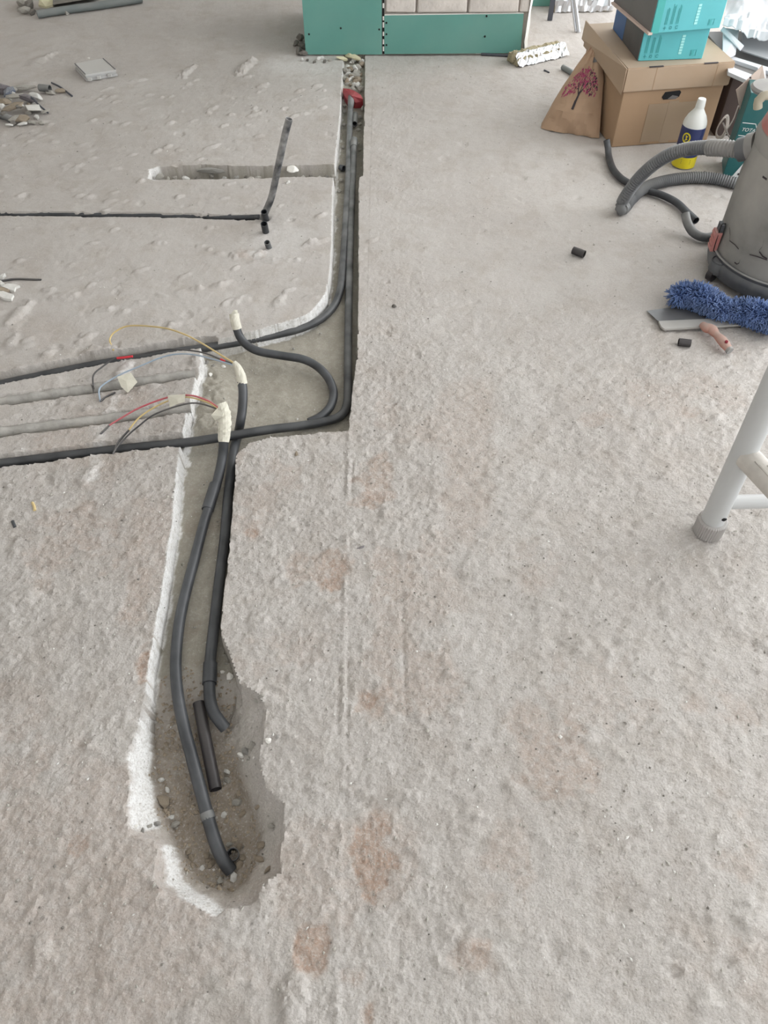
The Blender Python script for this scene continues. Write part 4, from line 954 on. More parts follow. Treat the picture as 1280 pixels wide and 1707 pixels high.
scr_px([(1272, 294), (1279, 299)], .003)
# inlet port and elbow
pa = math.radians(152); pc = UY(1256, 243, VY + .13)
inlet = UY(1238, 247, 2.33)
base_v = Vector((VX, VY, 0))
ps, pe = UY(1262, 243, 2.31), UY(1232, 250, 2.34)
tube('inlet_collar', [ps - base_v, (ps * .55 + pe * .45) - base_v], .040, 'hosecuff', vc, smooth_path=False, sides=24)
tube('inlet_port', [(ps * .55 + pe * .45) - base_v, pe - base_v], .034, 'hose', vc, smooth_path=False, sides=24)
# handle hook at the head
hz = UY(1262, 178, 2.22) - base_v
tube('carry_handle', [UY(1263, 180, 2.2) - base_v, UY(1264, 168, 2.2) - base_v, UY(1272, 160, 2.2) - base_v, UY(1290, 158, 2.2) - base_v], .012, 'beige', vc, sides=12)
lathe('head_cap', [(0, 0), (.05, 0), (.055, .008), (.05, .014), (0, .016)], 'hosecuff', vc, 28).location = UY(1284, 152, 2.25) - base_v

# the ribbed hose
H_pts = [pe + Vector((.004, 0, 0)), UY(1205, 247, 2.37), UY(1180, 246, 2.41), UY(1150, 248, 2.46), UY(1120, 256, 2.50), UY(1090, 274, 2.54), UY(1064, 298, 2.58), UY(1046, 322, 2.60), UY(1037, 338, 2.62)]
hb = U(1036, 350, .0)
hs = thing('vacuum_hose', 'grey ribbed hose arching from the vacuum and doubling back along the floor', 'hose', hb)
path = catmull(H_pts + [U(1036, 349, .020), U(1042, 345, .020), U(1052, 332, .020), U(1072, 315, .020), U(1100, 304, .020), U(1140, 297, .020), U(1185, 297, .020), U(1236, 307, .020)], .0022)
path = [p - hb for p in path]
# split: ribbed length, then smooth
def rib(i, n): return .0198 + (.0019 * math.cos(i * 2 * math.pi / 4.0))
k1 = max(range(len(path)), key=lambda i: -abs(path[i].z - .02 + 0) if i > 50 else -9)
V, Fc = tube_geo(path, rib, 20); obj('ribbed_tube', V, Fc, 'hose', hs, True, 60)
V, Fc = tube_geo(catmull([H_pts[0] - hb, H_pts[1] - hb, H_pts[2] - hb], .0022), lambda i, n: .0235 + .0016 * math.cos(i * 2 * math.pi / 4), 20); obj('cuff', V, Fc, 'hosecuff', hs, True, 60)

# black conduit lying under the hose, elbow at the drum foot
conduit('bent_conduit', [U(1011, 233, .052), U(1013, 245, .03), U(1015, 262, .012), U(1022, 282, .0125), U(1036, 298, .0125), U(1056, 309, .0125), U(1080, 318, .0125), U(1105, 326, .0125), U(1128, 338, .0125), U(1145, 354, .0125), U(1160, 368, .0125)], 'bent black conduit on the floor passing under the vacuum hose', open0=.12, open1=.12, r=.0125)
conduit('conduit_elbow', [U(1142, 356, .055), U(1146, 372, .035), U(1154, 386, .020), U(1166, 394, .016), U(1178, 396, .016), U(1188, 394, .016)], 'short curved grey conduit with open end beside the red latch', m='conduit_dusty', open0=.12, open1=.12, r=.0145)

# ------------------------------------------------------------------ loose black bits, wide taping knife, blue mop pad
conduit('conduit_offcut', [U(955, 417, .0125), U(974, 424, .0125)], 'tiny black conduit offcut alone on the open floor', m='conduit_clean', open0=.13, open1=.13, r=.0125)
conduit('conduit_offcut', [U(1131, 570, .0115), U(1151, 572.5, .0115)], 'tiny grey black conduit offcut in front of the taping knife', m='conduit_clean', open0=.13, open1=.13, r=.0115)
kb = U(1105, 545, 0); kn = thing('taping_knife', 'wide steel taping knife with a dusty salmon handle', 'trowel', kb)
def P_(x, y, z): return U(x, y, z) - kb
slab('blade', [P_(1078, 518, .006), P_(1098, 536, .014), P_(1275, 528, .014), P_(1280, 508, .006), P_(1120, 512, .006)], .0012, 'steel', kn)
slab('spine', [P_(1098, 535, .016), P_(1102, 544, .016), P_(1108, 548.5, .016), P_(1262, 539.5, .016), P_(1275, 527, .016)], .006, 'alu', kn)
hp_ = [P_(1171, 541, .022), P_(1177, 546, .024), P_(1186, 549, .026), P_(1192, 556, .026), P_(1202, 566, .026), P_(1210, 576, .022), P_(1216, 584, .018)]
hr = [.011, .0165, .0155, .0115, .0150, .0150, .0105]
def hrad(i, n): f_ = i / (n - 1) * 6; k = min(int(f_), 5); return hr[k] + (hr[k + 1] - hr[k]) * (f_ - k)
V, Fc = tube_geo(catmull(hp_, .004), hrad, 16, flat=.85); hd = obj('handle', V, Fc, 'salmon', kn, True, 60)
dpos = P_(1211, 569, .039)
M['darkred'] = mat('dark_red_hole', (0.22, 0.01, 0.025), 0.5)
lathe('hang_hole', [(0, -.004), (.0045, -.004), (.0045, .001), (0, .0012)], 'darkred', hd, 12).location = dpos
tube('end_cap', [P_(1214, 582, .019), P_(1217, 585.5, .0175)], .0115, 'hosecuff', hd, sides=14, smooth_path=False)

def mop():
    ctr = [(1128, 494, .040), (1145, 490, .046), (1165, 494, .048), (1185, 506, .044), (1205, 517, .038), (1228, 518, .042), (1250, 520, .050), (1275, 528, .052), (1305, 538, .05)]
    P = [U(*c) for c in ctr]; b0 = P[0].copy(); b0.z = 0
    o = thing('mop_pad', 'shaggy blue microfibre mop pad lying over the taping knife', 'mop', b0)
    rad_ = [.026, .036, .039, .034, .028, .033, .039, .040, .038]
    path = catmull([p - b0 for p in P], .006)
    def rr(i, n): f_ = i / (n - 1) * 8; k = min(int(f_), 7); return rad_[k] + (rad_[k + 1] - rad_[k]) * (f_ - k)
    V, Fc = tube_geo(path, lambda i, n: rr(i, n) * .85, 16, flat=.8, jitter=.05); obj('core', V, Fc, 'mop_core', o, True)
    rnd = random.Random(5); V, Fc = [], []; n = len(path)
    for k in range(4200):
        i = rnd.randrange(n); c = path[i]; tn = (path[min(i + 1, n - 1)] - path[max(i - 1, 0)]).normalized(); r0 = rr(i, n)
        a = rnd.uniform(0, 2 * math.pi); s = tn.cross(Vector((0, 0, 1))).normalized(); u_ = s.cross(tn)
        d = (s * math.cos(a) + u_ * math.sin(a) * .8 + tn * rnd.uniform(-.5, .5))
        if i < 3: d += tn * -rnd.uniform(0, .9)
        d.normalize(); p0 = c + d * r0 * .72
        l = rnd.uniform(.012, .021); d2 = (d + Vector((rnd.uniform(-.7, .7), rnd.uniform(-.7, .7), rnd.uniform(-.6, .3)))).normalized()
        p1 = p0 + d * l * .55; p2 = p1 + d2 * l * .6
        if min(p1.z, p2.z) < .002: continue
        wv = d.cross(Vector((rnd.uniform(-1, 1), rnd.uniform(-1, 1), rnd.uniform(-1, 1)))).normalized(); w2 = d.cross(wv); q_ = .0021; b_ = len(V)
        for p, ww in ((p0, q_), (p1, q_), (p2, q_ * .55)):
            for t3 in range(3): V.append(p + (wv * math.cos(t3 * 2.094) + w2 * math.sin(t3 * 2.094)) * ww)
        for lev in (0, 3):
            for t3 in range(3): Fc.append((b_ + lev + t3, b_ + lev + (t3 + 1) % 3, b_ + lev + 3 + (t3 + 1) % 3, b_ + lev + 3 + t3))
        Fc.append((b_ + 6, b_ + 7, b_ + 8))
    f_ = obj('fibres', V, Fc, 'mop', o, True); f_['kind'] = 'stuff'
mop()

# ------------------------------------------------------------------ white trestle leg
fb = U(1180, 893); so = thing('trestle_leg', 'white tubular trestle leg with ribbed grey foot at the right edge', 'trestle', (fb.x, fb.y + .01, 0))
lr = .0262
topd = Vector((-.022, .012, 1.0)).normalized()
V, Fc = tube_geo([topd * .030, topd * .30, topd * .9], lr, 28); obj('post', V, Fc, 'legwhite', so, True, 40)
V, Fc = [], []; nS = 72
for z, r_ in ((0, lr + .003), (.004, lr + .005), (.046, lr + .0055), (.050, lr + .004), (.050, lr - .002)):
    for k in range(nS): a = 2 * math.pi * k / nS; rr = r_ + (.0024 if (k % 2 and .003 < z < .047) else 0); V.append((rr * math.cos(a), rr * math.sin(a), z))
for i in range(4):
    for k in range(nS): Fc.append((i * nS + k, i * nS + (k + 1) % nS, (i + 1) * nS + (k + 1) % nS, (i + 1) * nS + k))
Fc.append(tuple(reversed(range(nS)))); obj('foot', V, Fc, 'foot', so, True, 30)
zb = .262; a0 = topd * zb
V, Fc = tube_geo([a0 + Vector((.004, -.012, .004)), a0 + Vector((.060, -.16, .004)), a0 + Vector((.14, -.37, .004))], .026, 26); br = obj('brace', V, Fc, 'legplaster', so, True, 40)
for k in range(26):                                            # dried plaster runs on the brace
    s0 = random.uniform(.02, .2); an = random.uniform(-.9, .9); L_ = random.uniform(.03, .09); dr_ = Vector((.35, -.94, 0)); pr = Vector((.94, .35, 0))
    q0 = a0 + Vector((.004, -.012, .004)) + dr_ * s0 + (pr * math.sin(an) + Vector((0, 0, 1)) * math.cos(an)) * .0258
    V, Fc = tube_geo([q0, q0 + dr_ * L_ * .5, q0 + dr_ * L_], .0016, 5); obj('plaster_run', V, Fc, random.choice(('legplaster', 'stone', 'gypsum')), br, True)
V, Fc = tube_geo([topd * .108, topd * .108 + Vector((.12, .004, 0)), topd * .108 + Vector((.4, .012, 0))], .0165, 20); obj('crossbar', V, Fc, 'legwhite', so, True, 40)
hv = topd * .078 + Vector((.010, -lr + .0005, 0))
obj('bolt_hole', [hv + Vector((.0062 * math.cos(a), -.0010 + .001 * abs(math.cos(a)), .0055 * math.sin(a))) for a in [k * math.pi / 6 for k in range(12)]], [tuple(range(12))], 'bore_shade', so)  # flat dark disc painted for the shade in the bolt hole

# ------------------------------------------------------------------ far right: foil strip, foil panel, legs, boards
fo = U(858, 112); fp = thing('foil_batten', 'strip of tan mineral wool faced with bright crumpled foil', 'insulation', fo)
a, b = U(862, 112), U(942, 93); d = (b - a).normalized(); s = Vector((-d.y, d.x, 0)); Ln = (b - a).length
V = []; n = 30
for i in range(n + 1):
    c = a + d * Ln * i / n - fo
    for (ss, zz) in ((-.002, .004), (.004, .034), (.075, .042), (.085, .004)): V.append(c + s * ss + Vector((0, 0, zz)) + Vector((random.uniform(-.003, .003), random.uniform(-.004, .004), random.uniform(-.004, .004))))
Fc = [(4 * i + k, 4 * i + 4 + k, 4 * i + 4 + (k + 1) % 4, 4 * i + (k + 1) % 4) for i in range(n) for k in range(4)] + [(0, 1, 2, 3), (4 * n + 3, 4 * n + 2, 4 * n + 1, 4 * n)]
obj('wool', V, Fc, 'wool', fp)
c = U(858, 108) - fo; V, Fc = [], []
bm = stone_geo(41, .030, .030, .030, 2); me_ = bpy.data.meshes.new('wool_end'); bm.to_mesh(me_); bm.free(); me_.materials.append(M['wool'])
we = bpy.data.objects.new('wool_end', me_); COL.objects.link(we); we.parent = fp; we.location = c + Vector((.0, .01, .026))
V = []; n = 34; mcols = 7
for i in range(n + 1):
    for j in range(mcols):
        f_ = j / (mcols - 1); c = a + d * (Ln * i / n * 1.03) - fo
        V.append(c + s * (-.014 + .045 * f_) + Vector((0, 0, .006 + .044 * math.sin(f_ * 1.5))) + Vector((random.uniform(-.003, .003), random.uniform(-.003, .002), random.uniform(-.0035, .0035))))
Fc = [(i * mcols + j, (i + 1) * mcols + j, (i + 1) * mcols + j + 1, i * mcols + j + 1) for i in range(n) for j in range(mcols - 1)]
V += [v + Vector((0, .002, -.002)) for v in V]
obj('foil_facing', V, Fc, 'foil', fp)
# foil panel
pb = U(923, 22); pp = thing('foil_insulation', 'foil faced insulation panel leaning upright behind metal legs', 'insulation', pb)
q0, q1 = U(923, 22) - pb, U(1022, 20) - pb; nx, nz = 26, 22; V = []
for j in range(nz + 1):
    for i in range(nx + 1): V.append(q0.lerp(q1, i / nx) + Vector((random.uniform(-.003, .003), .10 * j / nz + random.uniform(-.006, .006), .005 + .55 * j / nz + random.uniform(-.004, .004))))
Fc = [(j * (nx + 1) + i, j * (nx + 1) + i + 1, (j + 1) * (nx + 1) + i + 1, (j + 1) * (nx + 1) + i) for j in range(nz) for i in range(nx)]
obj('foil_facing', V, Fc, 'foil', pp)
hexa('board', [q0 + Vector((0, .012, 0)), q1 + Vector((0, .012, 0)), q1 + Vector((0, .05, 0)), q0 + Vector((0, .05, 0)), q0 + Vector((0, .112, .56)), q1 + Vector((0, .112, .56)), q1 + Vector((0, .15, .56)), q0 + Vector((0, .15, .56))], 'wool', pp)
# legs of a stand out of view
lb = U(916, 34); l1 = thing('stand_leg', 'dark flat metal leg standing just before the foil panel', 'leg stand', lb)
hexa('bar', [(-.012, -.006, .001), (.012, -.006, .001), (.012, .006, .001), (-.012, .006, .001), (.004, -.006, .9), (.028, -.006, .9), (.028, .006, .9), (.004, .006, .9)], 'darkmetal', l1)
lb2 = U(964, 54); l2 = thing('stand_leg', 'shiny metal stand leg slanting down in front of the foil panel', 'leg stand', lb2)
V, Fc = tube_geo([Vector((0, 0, .003)), Vector((-.07, .02, .22)), Vector((-.26, .06, .85))], .011, 14); obj('tube', V, Fc, 'chrome', l2, True, 40)
V, Fc = tube_geo([Vector((-.016, -.004, .006)), Vector((-.085, .016, .22)), Vector((-.275, .056, .85))], .005, 10); obj('rod', V, Fc, 'chrome', l2, True, 40)
gb = thing('plasterboard', 'green board standing far back beside the dark leg', 'plasterboard', U(872, 11))
box('panel', 0, .19, 0, .0125, 0.002, 1.2, 'board', gb); box('cut_edge', .19, .193, 0, .0125, .002, 1.2, 'gypsum', gb)
ps_ = [U(*c) for c in ((848, 90), (851, 83), (857, 79), (867, 77), (869, 87), (862, 90))]
prism('plaster_chunk', ps_, .001, .022, 'gypsum'); tag(bpy.data.objects['plaster_chunk'], 'white plaster chunk at the right foot of the low green board', 'plaster')
def stick(name, pts, r_, m, label, cat): o = tube(name, [U(*p) for p in pts], r_, m, sides=8); return tag(o, label, cat)
stick('metal_strip', [(802, 90, .006), (830, 92, .006), (853, 93, .006)], .006, 'darkmetal', 'thin dark strip lying along the low green board', 'strip')
o = box('gypsum_scrap', 0, .03, 0, .012, 0, .006, 'gypsum'); o.location = U(793, 90, .003); tag(o, 'small white scrap at the left end of the dark strip', 'scrap')
stick('grey_pipe_end', [(938, 112, .012), (950, 119, .012), (958, 125, .012)], .012, 'greypipe', 'grey pipe end poking out behind the paper bag', 'pipe')
stick('metal_scrap', [(907, 117, .004), (915, 121, .004)], .004, 'darkmetal', 'tiny dark scrap on the floor near the foil strip', 'scrap')

# ------------------------------------------------------------------ floor box lid
cs = [U(124, 106, .028), U(142, 124.5, .028), U(193, 116, .028), U(172, 97, .028)]; fbx = thing('floor_box', 'square grey floor box lid with dark side strips', 'floor box', cs[1] - Vector((0, 0, .028)))
bb = fbx.location; ccw = [cs[1], cs[2], cs[3], cs[0]]; ctr_ = sum(ccw, Vector()) / 4
def ins(k, z): return [Vector((*(ctr_ + (v - ctr_) * k).xy, z)) - bb for v in ccw]
hexa('frame', ins(1.03, .001) + ins(1.03, .012), 'lidside', fbx); hexa('box_body', ins(.97, .012) + ins(.97, .020), 'lidside', fbx); hexa('lid', ins(1.0, .020) + ins(1.0, .028), 'lid', fbx)
e = ins(1.0, .0285); e2 = ins(.95, .0285)
for i0, i1 in ((0, 3), (1, 2)):
    hexa('side_strip', [Vector((v.x, v.y, .0275)) for v in (e[i0], e[i1], e2[i1], e2[i0])] + [Vector((v.x, v.y, .030)) for v in (e[i0], e[i1], e2[i1], e2[i0])], 'vacbase', fbx)
lathe('lid_button', [(0, .028), (.006, .028), (.005, .030), (0, .0305)], 'gypsum', fbx, 12).location = U(151, 108, 0) - bb
for px_ in (150, 165, 183):
    q_ = U(px_, 133 - (px_ - 150) * .2, .010) - bb; box('hinge_tab', q_.x - .008, q_.x + .008, q_.y - .004, q_.y + .006, .006, .018, 'lid', fbx)

# ------------------------------------------------------------------ top left corner: pipe, board, paper, rubble
stick('grey_pipe', [(62, 24, .020), (120, 15, .020), (180, 7, .020), (236, -2, .020)], .019, 'greypipe', 'grey pipe lying at the top left edge of the floor', 'pipe')
o = hexa('dark_plank', [U(88, 8), U(165, -4), U(165, -30), U(88, -16), U(88, 8, .045), U(165, -4, .045), U(165, -30, .045), U(88, -16, .045)], 'stone_dark'); tag(o, 'dark board behind the grey pipe at top left', 'board')
o = slab('torn_paper', [U(64, 8, .03), U(76, 11, .03), U(88, 8, .035), U(88, -6, .04), U(74, -6, .05), U(66, -2, .05)], .01, 'paper_yellow'); tag(o, 'torn pale yellow paper at the top left edge', 'paper')
for k, (x, y, r_) in enumerate(((40, 16, .040), (50, 8, .045), (36, 4, .040), (54, 20, .026))): stone('rubble_lump', U(x, y, r_ * .5), r_, 'stone_dark' if k % 2 else 'stone', 'dark grey rubble lump beside the end of the grey pipe', 'rubble at the pipe end')
stone('pebble', U(111, 20, .012), .026, 'stone', 'single grey pebble against the grey pipe')

# rubble heap on the left
rh = [  # x, y, z, r, scale, mat, label
 (14, 152, .03, .045, (.6, 1.1, .9), 'dgreyblue', 'blue grey chunk at the back of the rubble heap'),
 (46, 163, .025, .050, (1.0, .8, .5), 'stone_purple', 'dark purple grey slab in the middle of the rubble heap'),
 (25, 160, .03, .045, (1.1, .7, .45), 'stone', 'flat grey shard left of the purple slab'),
 (20, 178, .025, .052, (1.2, .9, .45), 'stone_tan', 'large tan flat shard in the rubble heap'),
 (6, 170, .025, .042, (1, .8, .5), 'stone_tan', 'tan broken shard at the picture edge in the heap'),
 (60, 160, .02, .030, (1.2, .8, .7), 'stone_white', 'small white stone right of the purple slab'),
 (35, 146, .02, .050, (1.6, .8, .4), 'stone', 'low grey mound at the back of the heap'),
 (3, 148, .03, .05, (1, 1, .8), 'stone_purple', 'dark lump cut by the left edge in the heap'),
 (22, 198, .02, .032, (1.2, .8, .7), 'stone', 'grey stone at the front of the heap'),
 (34, 196, .02, .045, (1, .9, .6), 'stone_tan', 'tan stone at the front of the heap'),
 (42, 199, .014, .020, (.8, 1.1, .8), 'stone_white', 'upright white chip at the front of the heap'),
 (37, 206, .010, .022, (1.2, .8, .6), 'stone_white', 'flat white chip nearest in the heap'),
 (52, 203, .010, .022, (1.1, .8, .6), 'stone', 'pale grey chip at the right front of the heap'),
 (16, 208, .010, .016, (1.3, .8, .6), 'stone_white', 'tiny white chip at the left front of the heap'),
 (84, 154, .010, .022, (1.2, .8, .7), 'stone', 'pale stone under the dark offcut beside the heap'),
 (102, 151, .010, .026, (1.2, .8, .6), 'stone_tan', 'tan stone beside the thin stick'),
 (74, 186, .010, .022, (1.2, .8, .6), 'stone', 'grey stone at the right tip of the heap')]
M['dgreyblue'] = mat('blue_grey_lump', (0.10, 0.125, 0.18), 0.8, dust=0.5); M['stone_purple'] = mat('purple_grey_lump', (0.15, 0.135, 0.15), 0.9, var=.2, vscale=20, dust=.3)
for x, y, z, r_, sc_, m_, lb_ in rh: stone('rubble_stone', U(x, y, z), r_, m_, lb_, 'rubble heap on the left', rot=(random.uniform(-.2, .2), random.uniform(-.2, .2), random.uniform(-.4, .4)), scl=sc_)
o = hexa('plaster_block', [U(46, 186), U(68, 186), U(66, 176), U(42, 177), U(47, 184, .03), U(69, 184, .03), U(65, 174, .032), U(42, 175, .032)], 'stone_white'); tag(o, 'pale oblong plaster block at the front of the rubble heap', 'block')
conduit('conduit_offcut', [U(66, 146, .022), U(83, 148, .022)], 'short dark conduit offcut behind the rubble heap', open0=.13, open1=.13, r=.015, m='conduit_dusty')
conduit('conduit_offcut', [U(-10, 190, .02), U(8, 194, .018), U(20, 200, .014)], 'grey conduit end poking from the front of the rubble heap', open1=.13, r=.014, m='conduit_dusty')
stick('thin_stick', [(86, 138, .006), (100, 145, .008), (120, 160, .004)], .004, 'darkmetal', 'thin dark stick lying right of the rubble heap', 'stick')
stick('thin_stick', [(52, 162, .03), (66, 176, .02), (80, 188, .004)], .004, 'darkmetal', 'thin dark stick slanting down the rubble heap', 'stick')
for k in range(26):
    x, y = random.uniform(-4, 72), random.uniform(146, 206); r_ = random.uniform(.009, .020)
    if x > 30 + (y - 140) * .9 and y < 165: continue
    m_ = random.choice(('stone', 'stone', 'stone_white', 'stone_tan', 'stone_dark'))
    stone('rubble_chip', U(x, y, r_ * .5 + (.02 if x < 45 and y < 190 else 0)), r_, m_, {'stone': 'grey', 'stone_white': 'white', 'stone_tan': 'tan', 'stone_dark': 'dark'}[m_] + ' small chip among the larger pieces of the rubble heap', 'small chips in the rubble heap')
# second scatter of shards at the left edge
stick('cable_scrap', [(-10, 471, .006), (10, 467, .006), (30, 465, .006), (69, 466.5, .005)], .0035, 'w_black', 'thin black cable scrap lying over white shards at left edge', 'cable')
for k, (x, y, pts, m_, lb_) in enumerate([
    (18, 483, [(6, 483), (14, 478), (26, 479), (35, 481), (28, 484), (26, 490), (18, 488)], 'stone_white', 'jagged white plaster shard below the black cable scrap'),
    (14, 498, [(-4, 492), (8, 491), (16, 494), (25, 497), (21, 505), (8, 503), (-4, 496)], 'stone_white', 'broad white plaster shard nearest at the left edge'),
    (2, 474, [(-6, 472), (4, 473), (10, 478), (4, 480), (-6, 476)], 'stone_white', 'white plaster shard cut by the left edge under the cable'),
    (6, 487, [(-6, 484), (8, 485), (18, 489), (10, 491), (-6, 490)], 'stone_tan', 'brown shard between two white shards at left edge')]):
    o = prism('plaster_shard', list(reversed([U(*p) for p in pts])), zfloor(*U(x, y).xy) + .001, zfloor(*U(x, y).xy) + .010, m_); tag(o, lb_, 'shard', 'white shards at the left edge')
stone('pebble', U(3, 462, .008), .018, 'stone_white', 'white pebble above the black cable scrap'); stone('brick_crumb', U(1, 501, .01), .022, 'stone_red', 'dark red crumb at the left edge') if 'stone_red' in M else None
conduit('insulation_scrap', [U(54, 838, .004), U(57, 844, .005), U(58, 851, .004)], 'tiny yellow curl of wire insulation on the near left floor', 'scrap', 'w_yellow', r=.0035)
conduit('plastic_scrap', [U(21, 869, .004), U(25, 879, .004)], 'tiny dark scrap near the yellow curl', 'scrap', 'conduit', r=.004)
stone('pebble', U(657, 510, .006), .009, 'stone_dark', 'small dark pebble right of the channel'); stone('stone_chip', U(494, 757, .004), .011, 'stone_tan', 'pale tan chip below the pit corner', scl=(1, .6, .5))
stone('metal_chip', U(602, 912, .003), .012, 'stone_purple', 'dark bluish chip on the joint line', scl=(1.2, .5, .3))

# ------------------------------------------------------------------ rubble in the channels and the pit
def scatter(name, spots, label, group, mats, zoff=0.3):
    word = {'stone': 'grey', 'stone_white': 'white', 'stone_tan': 'tan', 'stone_dark': 'dark', 'cement': 'cement grey', 'gypsum': 'chalky'}
    for x, y, z, r_ in spots:
        m_ = random.choice(mats); stone(name, U(x, y, z + r_ * zoff), r_, m_, word[m_] + ' ' + label, group)
head = []
for k in range(46): y = random.uniform(98, 152); head.append((random.uniform(576, 604), y, -.022 + (.006 if y < 120 else -.004), random.uniform(.010, .026)))
scatter('rubble_stone', head, 'rubble lump packed in the channel head behind the red plug', 'rubble in the channel head', ('stone', 'stone', 'stone_white', 'stone_tan'))
for x, y in ((570, 97), (582, 93), (592, 96)): stone('foam_lump', U(x, y, .004), .030, 'paper_yellow', 'yellowish foam lump under the tall green board', 'foam lumps under the tall green board', 'foam', scl=(1.2, .8, .6))
ch = [(574, 176, -.045, .013), (575, 186, -.045, .014), (573, 208, -.045, .012), (600, 207, -.045, .014), (597, 216, -.045, .014), (601, 195, -.045, .013), (572, 245, -.05, .010), (600, 250, -.05, .012), (569, 300, -.05, .012), (566, 318, -.05, .012), (563, 365, -.05, .009), (534, 556, -.05, .007), (489, 581, -.05, .006), (597, 240, -.05, .012), (604, 180, -.04, .014)]
scatter('channel_stone', ch, 'stone lying in the bed of the main channel', 'stones in the main channel', ('stone', 'cement'))
sl_ = [(266, 294, -.03, .020), (280, 298, -.032, .014), (292, 296, -.032, .016), (310, 297, -.032, .018), (330, 298, -.034, .014), (352, 294, -.03, .018), (374, 297, -.03, .016), (392, 297, -.03, .018), (412, 297, -.03, .016), (430, 296, -.03, .014), (505, 296, -.028, .014), (520, 295, -.028, .014), (532, 296, -.028, .015), (545, 296, -.028, .016), (555, 294, -.03, .014)]
scatter('slot_stone', sl_, 'small rubble stone along the near edge of the side slot', 'rubble in the side slot', ('stone', 'stone_white', 'cement', 'stone_dark'))
stone('cement_lump', U(352, 284, -.008), .040, 'cement', 'broad cement lump bridging the side slot', scl=(1.6, .7, .5), rot=(0, 0, 0)); stone('cement_lump', U(488, 282, -.004), .034, 'gypsum', 'pale plaster dab over the side slot beside the tall conduit', scl=(.8, 1.3, .5), rot=(0, 0, .2))
stone('stone_chip', U(480, 304, .004), .014, 'stone_white', 'white chip just in front of the side slot')
pit = [(268, 1300, -.055, .009), (279, 1316, -.06, .008), (273, 1334, -.06, .020), (379, 1286, -.06, .010), (380, 1300, -.062, .010), (396, 1337, -.06, .013), (374, 1358, -.07, .009), (404, 1356, -.06, .010), (345, 1348, -.07, .007), (292, 1374, -.065, .011), (315, 1420, -.07, .009), (318, 1430, -.07, .009), (346, 1434, -.08, .009), (352, 1440, -.08, .010), (367, 1468, -.085, .010), (390, 1463, -.085, .012), (400, 1440, -.08, .010), (405, 1428, -.08, .009), (398, 1412, -.078, .010), (432, 1432, -.04, .011), (434, 1408, -.05, .012), (352, 1420, -.08, .008), (344, 1426, -.08, .008), (430, 1344, -.03, .009), (337, 1448, -.08, .007), (445, 1450, -.03, .009), (452, 1376, -.02, .009), (382, 1408, -.085, .008), (398, 1322, -.065, .008), (284, 1363, -.06, .009)]
pit = [(x, y, zfloor(*U(x, y, z).xy), r_) for x, y, z, r_ in pit]
scatter('pit_stone', pit, 'small stone lying loose in the dug pit around the conduit end', 'stones in the near pit', ('stone', 'stone_tan', 'stone_tan', 'stone_white'))
lumpy = [(402, 1258, .012), (409, 1250, .011), (414, 1262, .010), (420, 1240, .012), (428, 1170, .012), (436, 1160, .010), (448, 1235, .010), (462, 1228, .010), (370, 1120, .010), (384, 1130, .012), (376, 1105, .009), (228, 1378, .011), (238, 1384, .011), (248, 1376, .010), (262, 1372, .012), (345, 605, .011), (356, 612, .012), (350, 622, .010), (362, 603, .009), (372, 610, .009)]
for x, y, r_ in lumpy:
    p = U(x, y); p.z = zfloor(p.x, p.y) + r_ * .2; p2 = U(x, y, p.z); p2.z = zfloor(p2.x, p2.y) + r_ * .2
    stone('mortar_lump', p2, r_ * random.uniform(.5, 1.1), random.choice(('stone', 'cement', 'gypsum')), 'mortar crumb on the broken rim of the trench', 'mortar crumbs on the broken rims')
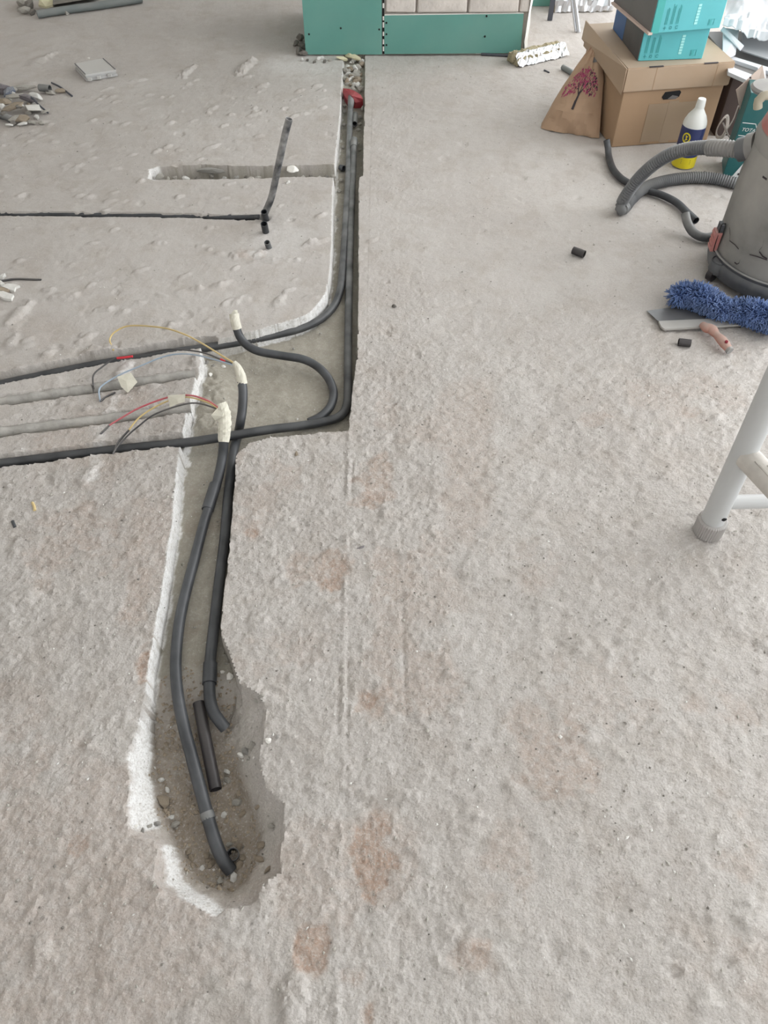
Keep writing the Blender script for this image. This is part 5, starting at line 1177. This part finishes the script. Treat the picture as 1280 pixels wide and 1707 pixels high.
# dark heap left of the tall board, bits before it
for x, y, r_ in ((500, 62, .035), (503, 76, .035), (497, 84, .030), (505, 88, .026), (493, 72, .026)): stone('rubble_lump', U(x, y, r_ * .5), r_, 'stone_dark', 'dark rubble lump against the left side of the tall green board', 'dark rubble by the tall board')
for x, y, r_, m_ in ((531, 98, .016, 'stone_white'), (537, 96, .014, 'stone_white'), (524, 103, .012, 'stone_dark'), (541, 102, .014, 'stone_dark'), (512, 100, .012, 'stone_dark'), (503, 99, .014, 'stone_white'), (549, 100, .012, 'stone')): stone('debris_chip', U(x, y, r_ * .4), r_, m_, 'small debris chip scattered in front of the tall green board', 'debris before the tall board')
# countless crumbs on the floor
def crumbs(name, label, n, pick, rmin, rmax, m):
    rnd = random.Random(n); V, Fc = [], []
    oct_ = [(1, 0, 0), (0, 1, 0), (-1, 0, 0), (0, -1, 0), (0, 0, .8), (0, 0, -.5)]; of = [(0, 1, 4), (1, 2, 4), (2, 3, 4), (3, 0, 4), (1, 0, 5), (2, 1, 5), (3, 2, 5), (0, 3, 5)]
    for k in range(n):
        x, y = pick(rnd); r_ = rnd.uniform(rmin, rmax) ** 1; z = zfloor(x, y) + r_ * .3; a = rnd.uniform(0, 3.14); c, s = math.cos(a), math.sin(a); b = len(V); sx, sy = rnd.uniform(.6, 1.4), rnd.uniform(.6, 1.1)
        for q_ in oct_:
            u_, v_ = q_[0] * sx * rnd.uniform(.7, 1.2), q_[1] * sy * rnd.uniform(.7, 1.2); V.append((x + r_ * (u_ * c - v_ * s), y + r_ * (u_ * s + v_ * c), z + r_ * q_[2] * .7))
        Fc += [tuple(b + i for i in f_) for f_ in of]
    o = obj(name, V, Fc, m); tag(o, label, 'crumbs', kind='stuff')
def anyfloor(r): y = r.choice((r.uniform(.2, 1.7), r.uniform(.3, 4.0))); return r.uniform(-1, 1) * (.5 + .38 * y), y
def inpit(r):
    while True:
        x, y = r.uniform(-.5, -.1), r.uniform(.3, .95)
        i, j = np.searchsorted(ax_x, x), np.searchsorted(ax_y, y)
        if tp[j, i] > .8 and white[j, i] < .1: return x, y
crumbs('plaster_crumbs', 'fine pale plaster crumbs strewn over the whole floor', 1500, anyfloor, .0015, .0042, 'stone')
crumbs('white_crumbs', 'tiny white specks of plaster strewn over the floor', 220, anyfloor, .0015, .0040, 'stone_white')
crumbs('dark_crumbs', 'tiny dark specks of grit strewn over the floor', 380, anyfloor, .0015, .0036, 'stone_dark')
crumbs('pit_gravel', 'brown gravel and soil crumbs filling the dug pit bottom', 700, inpit, .0015, .0055, 'stone_tan')
